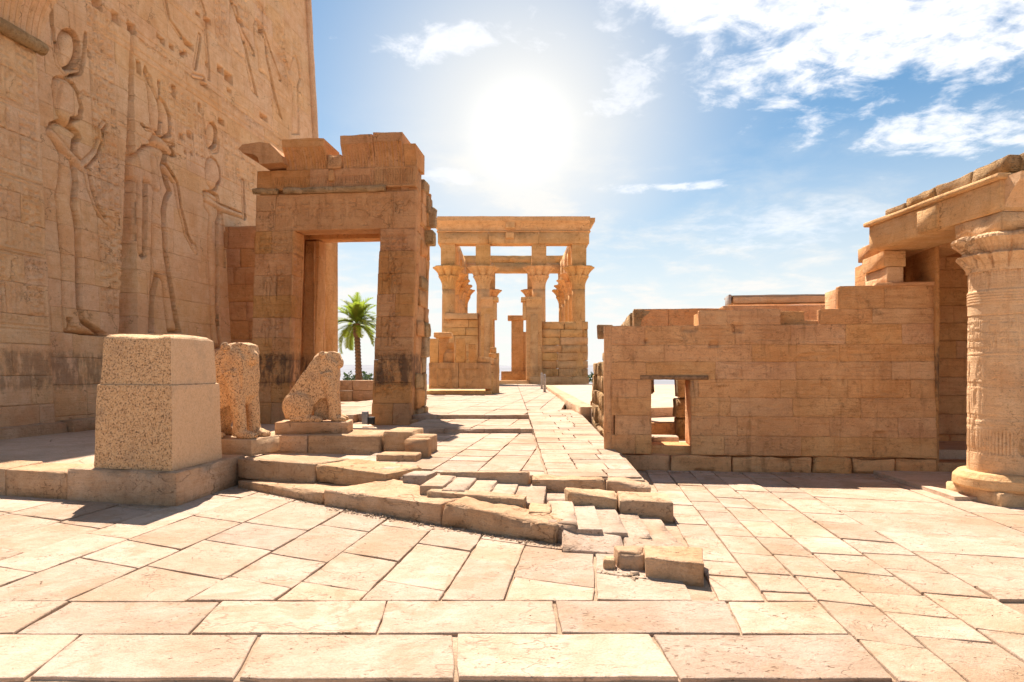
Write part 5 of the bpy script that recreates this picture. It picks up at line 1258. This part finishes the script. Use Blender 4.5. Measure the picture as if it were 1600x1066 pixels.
# ================================================================== KIOSK
def build_kiosk():
    k = empty('temple_kiosk', (0, 66, .48), 'roofless sandstone kiosk with flared column capitals behind the court', 'kiosk')
    m = M['kiosk']; X = np.array((1., 0, 0)); Y = np.array((0, 1., 0)); D0 = 65.0; q = D0 / F; zb = .48
    Z = lambda v: HC + (V0 - v) * q
    xc = [(u - 800) * q for u in (701, 755, 842, 904)]
    z_sh, z_cap, z_die, z_arch, z_cor, z_top = Z(600), Z(447), Z(417), Z(383), Z(365), Z(343)
    def mod(th, j, r, z):
        rr = np.full(th.shape, float(r)); t = (z - z_cap) / (z_die - z_cap)
        if t > .05 and t < .52: rr = rr - .10 * (1 - np.abs(np.cos(th * 8))) * min(1, t * 3)
        if t >= .52 and r > .9: rr = rr - .26 * (1 - np.abs(np.cos(th * 4))) ** 1.5
        return rr
    H = z_die - z_cap
    prof = [(.63, z_cap - .35), (.63, z_cap)] + [(.63 + .36 * t ** 1.7, z_cap + H * .48 * t) for t in np.linspace(.08, 1, 7)] + [(.98, z_cap + H * .5), (.92, z_cap + H * .52)] + [(.95 + .58 * t ** 1.6, z_cap + H * (.53 + .40 * t)) for t in np.linspace(0.05, 1, 7)] + [(1.5, z_die - .04), (1.2, z_die), (.1, z_die)]
    shp = [(.74, zb), (.74, 1.2), (.69, 1.25)] + [(.69 - .07 * t, 1.25 + (z_cap - .35 - 1.25) * t) for t in np.linspace(.05, 1, 14)]
    meshes = {}
    def column(x, y):
        c = bpy.data.objects.new('column', None); COL.objects.link(c); c.parent = k; c.location = Vector((x, y, zb)) - world_loc(k)
        if not meshes:
            a = lathe('shaft', shp, np.array((x, y, 0)), m, c, 28); b = lathe('capital', prof, np.array((x, y, 0)), m, c, 64, mod, smooth=False)
            d = bstone('die', np.array((x - .68, y - .68, z_die)), 1.36, 1.36, z_arch - z_die, m, c, ex=X, ey=Y, r=.03, res=.5)
            meshes.update(s=(a.data, a.location.copy()), c=(b.data, b.location.copy()), d=(d.data, d.location.copy()))
        else:
            for nme, key in (('shaft', 's'), ('capital', 'c'), ('die', 'd')):
                o = bpy.data.objects.new(nme, meshes[key][0]); COL.objects.link(o); o.parent = c; o.location = meshes[key][1]
                if nme == 'capital': o.rotation_euler.z = random.choice((0, math.pi / 4, math.pi / 8))
    yb = [65.0, 69.6, 74.2, 78.8, 83.4]
    for x in xc: column(x, yb[0]); 
    for y in yb[1:4]: column(xc[0], y); column(xc[3], y)
    for x in xc: column(x, yb[4])
    # architrave and cavetto cornice on four sides
    x0, x1 = xc[0] - .95, xc[3] + .95
    cav = [(-.3, 0), (.06, .0), (.13, .06), (.06, .14)] + [(.0 + .62 * (1 - math.cos(t)), .16 + (z_top - z_cor - .55) * t / 1.4) for t in np.linspace(0, 1.4, 8)] + [(.55, z_top - z_cor), (-1.1, z_top - z_cor)]
    def beam(p, l, ex, ey, n):
        for i in range(n): bstone('architrave', p + ex * (l * i / n), l / n - .02, 1.5, z_cor - z_arch, m, k, ex=ex, ey=ey, r=.03, res=.8, rough=.02, chip=.05)
    beam(np.array((x0, 64.2, z_arch)), x1 - x0, X, Y, 3); beam(np.array((x0, 82.6, z_arch)), x1 - x0, X, Y, 3)
    beam(np.array((x1, 65.75, z_arch)), 16.8, Y, -X, 4); beam(np.array((x0 + 1.5, 65.75, z_arch)), 16.8, Y, -X, 4)
    sweep('cornice', cav, (x0, 64.2, z_cor), (x1, 64.2, z_cor), -Y, m, k, .8, .02)
    bstone('cornice', (x0, 82.7, z_cor), x1 - x0, 1.3, .9, m, k, ex=X, ey=Y, r=.03, rough=.03, res=.6)
    sweep('cornice', cav, (x1, 64.25, z_cor), (x1, 67.5, z_cor), X, m, k, .8, .02); sweep('cornice', cav, (x0, 67.5, z_cor), (x0, 64.25, z_cor), -X, m, k, .8, .02)
    bstone('sun_disc', np.array((-.6, 63.75, z_cor + .25)), .9, .5, .8, m, k, ex=X, ey=Y, r=.2, res=.15); bstone('sun_disc', np.array((-.6, 64.0, z_arch + .45)), .8, .3, .6, m, k, ex=X, ey=Y, r=.13, res=.15)
    # screen walls and door jambs
    z_sc = Z(503)
    def screen(xa, xb, rough_, zt, nm):
        zz = list(np.linspace(zb + .0, zt, 9))
        for a, b in zip(zz[:-1], zz[1:]):
            x = xa - random.uniform(0, .8)
            while x < xb:
                l = random.uniform(1.6, 3.2); s0, s1 = max(x, xa), min(x + l, xb)
                if s1 - s0 > .2: bstone('screen_stone', (s0, 64.35 + (random.uniform(-.07, .07) if rough_ else 0), a), s1 - s0 - .03, 1.0, b - a - .03, m, k, ex=X, ey=Y, r=.05 if rough_ else .02, res=.5, rough=.03 if rough_ else .01, chip=.07 if rough_ else .02)
                x += l
    screen((846 - 800) * q, (918 - 800) * q, True, z_sc, 'r')
    screen((694 - 800) * q, (748 - 800) * q, False, z_sc + .2, 'l')
    bstone('foot_course', ((826 - 800) * q, 63.7, .4), (918 - 826) * q, 1.6, .75, m, k, ex=X, ey=Y, r=.05, res=.4, rough=.03, chip=.05)
    bstone('cap_course', ((696 - 800) * q, 64.0, z_sc + .2), (747 - 696) * q, 1.5, .55, m, k, ex=X, ey=Y, r=.06, res=.5)
    def jamb(ua, ub, cap_u, v_top, y, v_bot=592):
        w = (ub - ua) * q; x = (ua - 800) * q; zt = Z(v_top)
        bstone('door_jamb', (x, y, zb), w, 1.3, zt - zb - 1.0, m, k, ex=X, ey=Y, r=.04, res=.8)
        bstone('jamb_panel', (x + w * .25, y - .1, zb + .6), w * .5, .2, zt - zb - 2.2, m, k, ex=X, ey=Y, r=.03, res=1)
        prof_ = [(-1.3, 0)] + [(.45 * (1 - math.cos(t)), .75 * t / 1.4) for t in np.linspace(0, 1.4, 6)] + [(.40, 1.0), (-1.3, 1.0)]
        a, b = (x, y, zt - 1.0), (x + w, y, zt - 1.0)
        sweep('jamb_cornice', prof_, a, b, -Y, m, k, .5)
        s_ = 1 if cap_u > 0 else -1; xx = x + w if s_ > 0 else x
        bstone('jamb_cornice', (xx if s_ > 0 else xx - .5, y - .3, zt - .42), .5, 1.5, .40, m, k, ex=X, ey=Y, r=.08, res=.4)
        bstone('jamb_bracket', (xx if s_ > 0 else xx - .34, y, zt - 2.1), .34, 1.2, 1.68, m, k, ex=X, ey=Y, r=.06, res=.6)
    jamb(752, 771, 1, 466, 64.0); jamb(822, 846, -1, 466, 64.0)
    # rear door seen through the front one
    def rj(ua, ub, v_top):
        y = 83.0; qq = y / F; x = (ua - 800) * qq; w = (ub - ua) * qq; zt = HC + (V0 - v_top) * qq
        bstone('door_jamb', (x, y, zb), w, 1.3, zt - zb, m, k, ex=X, ey=Y, r=.04, res=1); bstone('jamb_cornice', (x - .45, y - .3, zt - .6), w + .5, 1.7, .6, m, k, ex=X, ey=Y, r=.1, res=.5)
    rj(799, 818, 493); 
    for a, b in ((818, 870),): bstone('rear_screen', ((a - 800) * 83 / F, 83.1, zb), (b - a) * 83 / F, 1.0, 6.0, m, k, ex=X, ey=Y, res=1.5)
    bstone('side_screen', (xc[3] - .5, 66, zb), 1.0, 16.5, 6.0, m, k, ex=X, ey=Y, res=2); bstone('side_screen', (xc[0] - .5, 75, zb), 1.0, 7.5, 5.0, m, k, ex=X, ey=Y, res=2)
    bstone('rear_sill', ((783 - 800) * 83 / F, 82.8, zb), 3.0, 1.0, 1.2, m, k, ex=X, ey=Y, res=1)
    for i in range(3): bstone('doorstep', ((772 - 800) * q, 63.2 + .35 * i, .42), (826 - 772) * q, 1.0, .16 + .12 * i, m, k, ex=X, ey=Y, r=.03)
    # ---------------------------------------------------------------- ruined kiosk screen in front of it
    r = empty('ruined_shrine', (-2.5, 35.5, .48), 'ruined low shrine of panelled stones and broken pillars before the kiosk', 'ruin')
    d = 35.0; p = d / F; x = lambda u: (u - 800) * p; z = lambda v: HC + (V0 - v) * p; g = .48
    A = dict(ex=X, ey=Y, r=.03, chip=.03, res=.25, rough=.01)
    bstone('foot_slab', (x(664), d - .15, g - .1), x(768) - x(664), 2.6, .3, m, r, **A)
    bstone('screen_stone', (x(670), d, z(608)), x(717) - x(670) - .02, .7, z(567) - z(608), m, r, **A); bstone('screen_stone', (x(717), d, z(608)), x(767) - x(717), .7, z(567) - z(608), m, r, **A)
    for ua, ub in ((682, 706), (726, 752)):
        for (a0, a1, b0, b1) in ((ua, ub, 576, 578), (ua, ua + 2, 576, 604), (ub - 2, ub, 576, 604)): bstone('panel_moulding', (x(a0), d - .03, z(b1)), x(a1) - x(a0), .06, z(b0) - z(b1), m, r, ex=X, ey=Y, r=.01, chip=0)
    for ua, ub, vt in ((671, 684, 529), (712, 727, 528), (732, 745, 537)): bstone('pillar_stub', (x(ua), d + .03, z(568)), x(ub) - x(ua), .55, z(vt) - z(568), m, r, **A)
    bstone('pillar_stub', (x(677), d + 1.2, z(568)), .7, .6, z(524) - z(568), m, r, **A); bstone('pillar_cap', (x(674), d + 1.0, z(526)), .95, .9, .28, m, r, ex=X, ey=Y, r=.1, res=.2)
    bstone('carved_stub', (x(694), d + .5, z(568)), .45, .5, z(546) - z(568), m, r, **A); bstone('carved_stub', (x(691), d + .35, z(568)), .55, .4, z(551) - z(568), m, r, ex=X, ey=Y, r=.1, res=.1, rough=.04)
    bstone('carved_stub', (x(696), d + .6, z(548)), .38, .5, z(534) - z(548), m, r, **A)
    bstone('screen_stone', (x(746), d + .1, z(568)), x(768) - x(746), .5, z(558) - z(568), m, r, **A)
    yy = d + .7
    for i, (ua, vt) in enumerate(((768, 582), (769, 570), (772, 560), (772, 550))):
        bstone('return_stone', (x(ua) - .35, d + .75 + i * .5, g), .42 + .05 * i, .5, z(vt) - g, m, r, ex=X, ey=Y, r=.04, res=.2, rough=.02, chip=.05)
        bstone('return_stone', (x(ua) - .30, d + .75 + i * .5, z(vt) + .02), .36, .44, .3, m, r, ex=X, ey=Y, r=.05, res=.2, rough=.02, chip=.05)
build_kiosk()

# ================================================================== LOW WALL, PALM, POSTS
def build_small():
    lw = empty('river_wall', (-9, 29.5, .4), 'low pale parapet wall by the river, seen through the gateway', 'wall')
    x = -14.0
    while x < -3.9:
        l = min(random.uniform(1.2, 2.2), -3.72 - x)
        for z0, z1 in ((.38, .85), (.86, 1.30)): bstone('wall_stone', (x, 29.4 + random.uniform(-.01, .01), z0), l - .015, .6, z1 - z0, M['block'], lw, ex=np.array((1., 0, 0)), ey=np.array((0, 1., 0)), r=.03, res=.4)
        x += l
    tag(bstone('path_riser', (-8.5, 21.6, .2), 3.9, .25, .30, M['block'], ex=np.array((1., 0, 0)), ey=np.array((0, 1., 0)), r=.03), 'low stone riser behind the gateway opening', 'kerb')
    # grey guide posts in front of the kiosk
    for i, (u, vt, vb, w) in enumerate(((846.5, 583, 608, 3.6), (851, 585, 613, 4.0))):
        d = F * (HC - .5) / (vb - V0); c = P(u, vb, d); h = (vb - vt) / F * d; r = w / 2 / F * d
        root = empty('guide_post', tuple(c), ('grey metal guide post nearer the kiosk, left of the pair', 'grey metal guide post nearer the camera, right of the pair')[i], 'post', 'guide posts by the path')
        lathe('post', [(r, 0), (r, h - .04), (r * .85, h), (.02, h + .01)], c, M['metal'], root, 16); lathe('foot_plate', [(r * 1.7, -.02), (r * 1.7, .03), (r * 1.05, .035)], c, M['metal'], root, 16)
    # floodlights at the foot of the gateway
    fl = empty('floodlight', tuple(P(571, 662, 17.4)), 'small dark floodlight box on the ground left of the right gateway jamb', 'floodlight')
    a = P(565, 663, 17.5); X = np.array((1., 0, 0)); Y = np.array((0, 1., 0))
    bstone('lamp_case', a, .15, .16, .32, M['metal'], fl, ex=X, ey=Y, r=.015, res=.1, chip=0); bstone('lamp_case', a + X * .17, .14, .16, .18, M['dark'], fl, ex=X, ey=Y, r=.015, res=.1, chip=0); bstone('bracket', a + X * .15 - EZ * .02, .02, .1, .2, M['dark'], fl, ex=X, ey=Y, r=.005, res=.1, chip=0)
    # date palm beyond the low wall
    base = np.array((P(561, 592, 41)[0], 41.0, .2)); cr = P(557, 506, 41)
    pt = empty('palm_tree', tuple(base), 'green date palm beyond the low wall, framed by the gateway', 'palm tree')
    n = 14; V = []; zz = np.linspace(0, cr[2] - .2, 46)
    for j, z in enumerate(zz):
        r = .23 - .07 * min(1, z / 2.2) + (.035 if j % 2 else 0) + (.06 if z > cr[2] - .9 else 0); lean = (cr - base)[:2] * (z / (cr[2] - .2)) ** 1.5
        for i in range(n): t = 2 * math.pi * i / n + (j % 2) * .2; V.append((base[0] + lean[0] + r * math.cos(t), base[1] + lean[1] + r * math.sin(t), .2 + z))
    mobj('trunk', V, [[j * n + i, j * n + (i + 1) % n, (j + 1) * n + (i + 1) % n, (j + 1) * n + i] for j in range(len(zz) - 1) for i in range(n)] + [[(len(zz) - 1) * n + i for i in range(n)]], M['trunk'], pt)
    R = np.random.default_rng(5)
    for f in range(54):
        az = R.uniform(0, 2 * math.pi); e = math.radians(82 - 118 * (f / 53) ** 1.05 + R.uniform(-16, 16)); L = R.uniform(1.5, 2.45); droop = R.uniform(.6, 1.7)
        h = np.array((math.cos(az), math.sin(az), 0)); side = np.array((-h[1], h[0], 0)); p = cr.copy(); pts = [p]; dirs = []; m_ = 16
        for s in range(m_):
            ee = e - droop * (s / m_) ** 1.6; d = h * math.cos(ee) + EZ * math.sin(ee); p = p + d * L / m_; pts.append(p); dirs.append(d)
        V = []; Q = []
        for s in range(m_):                              # rachis
            up = np.cross(side, dirs[s]); w = .022 * (1 - s / m_) + .006
            b = len(V); V += [pts[s] - side * w, pts[s] + side * w, pts[s + 1] + side * w, pts[s + 1] - side * w]; Q.append([b, b + 1, b + 2, b + 3])
        for s in range(44):
            t = .14 + .86 * s / 44; i = min(m_ - 1, int(t * m_)); c = pts[i] + dirs[i] * (t * m_ - i) * L / m_; up = np.cross(side, dirs[i])
            ll = .50 * math.sin(math.pi * min(1, .18 + .74 * t)) * R.uniform(.85, 1.1)
            for sg in (-1, 1):
                d = dirs[i] * .62 + side * sg * .66 + up * -R.uniform(.1, .4); d /= np.linalg.norm(d); w = dirs[i] * .023
                b = len(V); V += [c - w, c + w, c + d * ll * .6 + w * .9 - EZ * .02, c + d * ll - EZ * .10 * ll]; Q.append([b, b + 1, b + 2, b + 3])
        mobj('frond', np.array(V), np.array(Q), M['palm'], pt)
    # rounded shrub at the foot of the palm
    V_, Q_ = leaf_cloud([(-8.1, 42, 1.0), (-7.8, 42.3, 1.15)], [(.45, .4, .5), (.4, .4, .45)], 400, .09, 4)
    tag(mobj('shrub', V_, Q_, M['palm']), 'low green shrub right of the palm trunk beyond the low wall', 'shrub')
build_small()

# loose gravel swept against the stones
def build_gravel():
    R = np.random.default_rng(3); V = []; Q = []; b = 0
    base = np.array([(1, 0, 0), (-1, 0, 0), (0, 1, 0), (0, -1, 0), (0, 0, 1), (0, 0, -.4)], float)
    tri = [(0, 2, 4), (2, 1, 4), (1, 3, 4), (3, 0, 4), (2, 0, 5), (1, 2, 5), (3, 1, 5), (0, 3, 5)]
    def strew(a, c, n, spread, z, smin, smax):
        nonlocal b
        for i in range(n):
            t = R.random(); p = np.array(a) + (np.array(c) - np.array(a)) * t + R.normal(size=2) * spread
            s = R.uniform(smin, smax) * (1 if R.random() < .9 else 1.8); th = R.uniform(0, 6.28)
            q = base * np.array((s, s * R.uniform(.6, 1), s * R.uniform(.4, .8))); q = q + R.normal(size=q.shape) * s * .15
            x = q[:, 0] * math.cos(th) - q[:, 1] * math.sin(th); y = q[:, 0] * math.sin(th) + q[:, 1] * math.cos(th)
            V.extend(np.stack([x + p[0], y + p[1], q[:, 2] + z + s * .15], 1)); Q.extend([(i_ + b, j_ + b, k_ + b) for i_, j_, k_ in tri]); b += 6
    strew((-2.4, 8.55), (-.8, 7.45), 260, .05, .0, .006, .018); strew((-.8, 7.42), (.5, 6.58), 320, .05, .0, .006, .02)
    strew((-4.0, 9.95), (-2.4, 8.6), 160, .04, .0, .005, .014); strew((.8, 5.75), (1.1, 5.6), 120, .06, .0, .005, .018)
    strew((1.75, 11.6), (2.1, 20), 700, .08, .12, .01, .035); strew((1.9, 11.55), (6.5, 11.0), 200, .06, .0, .006, .02)
    strew((-6, 5), (7, 6.5), 130, .7, .004, .003, .009); strew((-5.8, 8.9), (-4.3, 8.5), 90, .04, .0, .005, .012)
    tag(mobj('gravel', np.array(V), np.array(Q), M['joint']), 'loose gravel and grit along the foot of the stones', 'gravel', kind='stuff')
build_gravel()
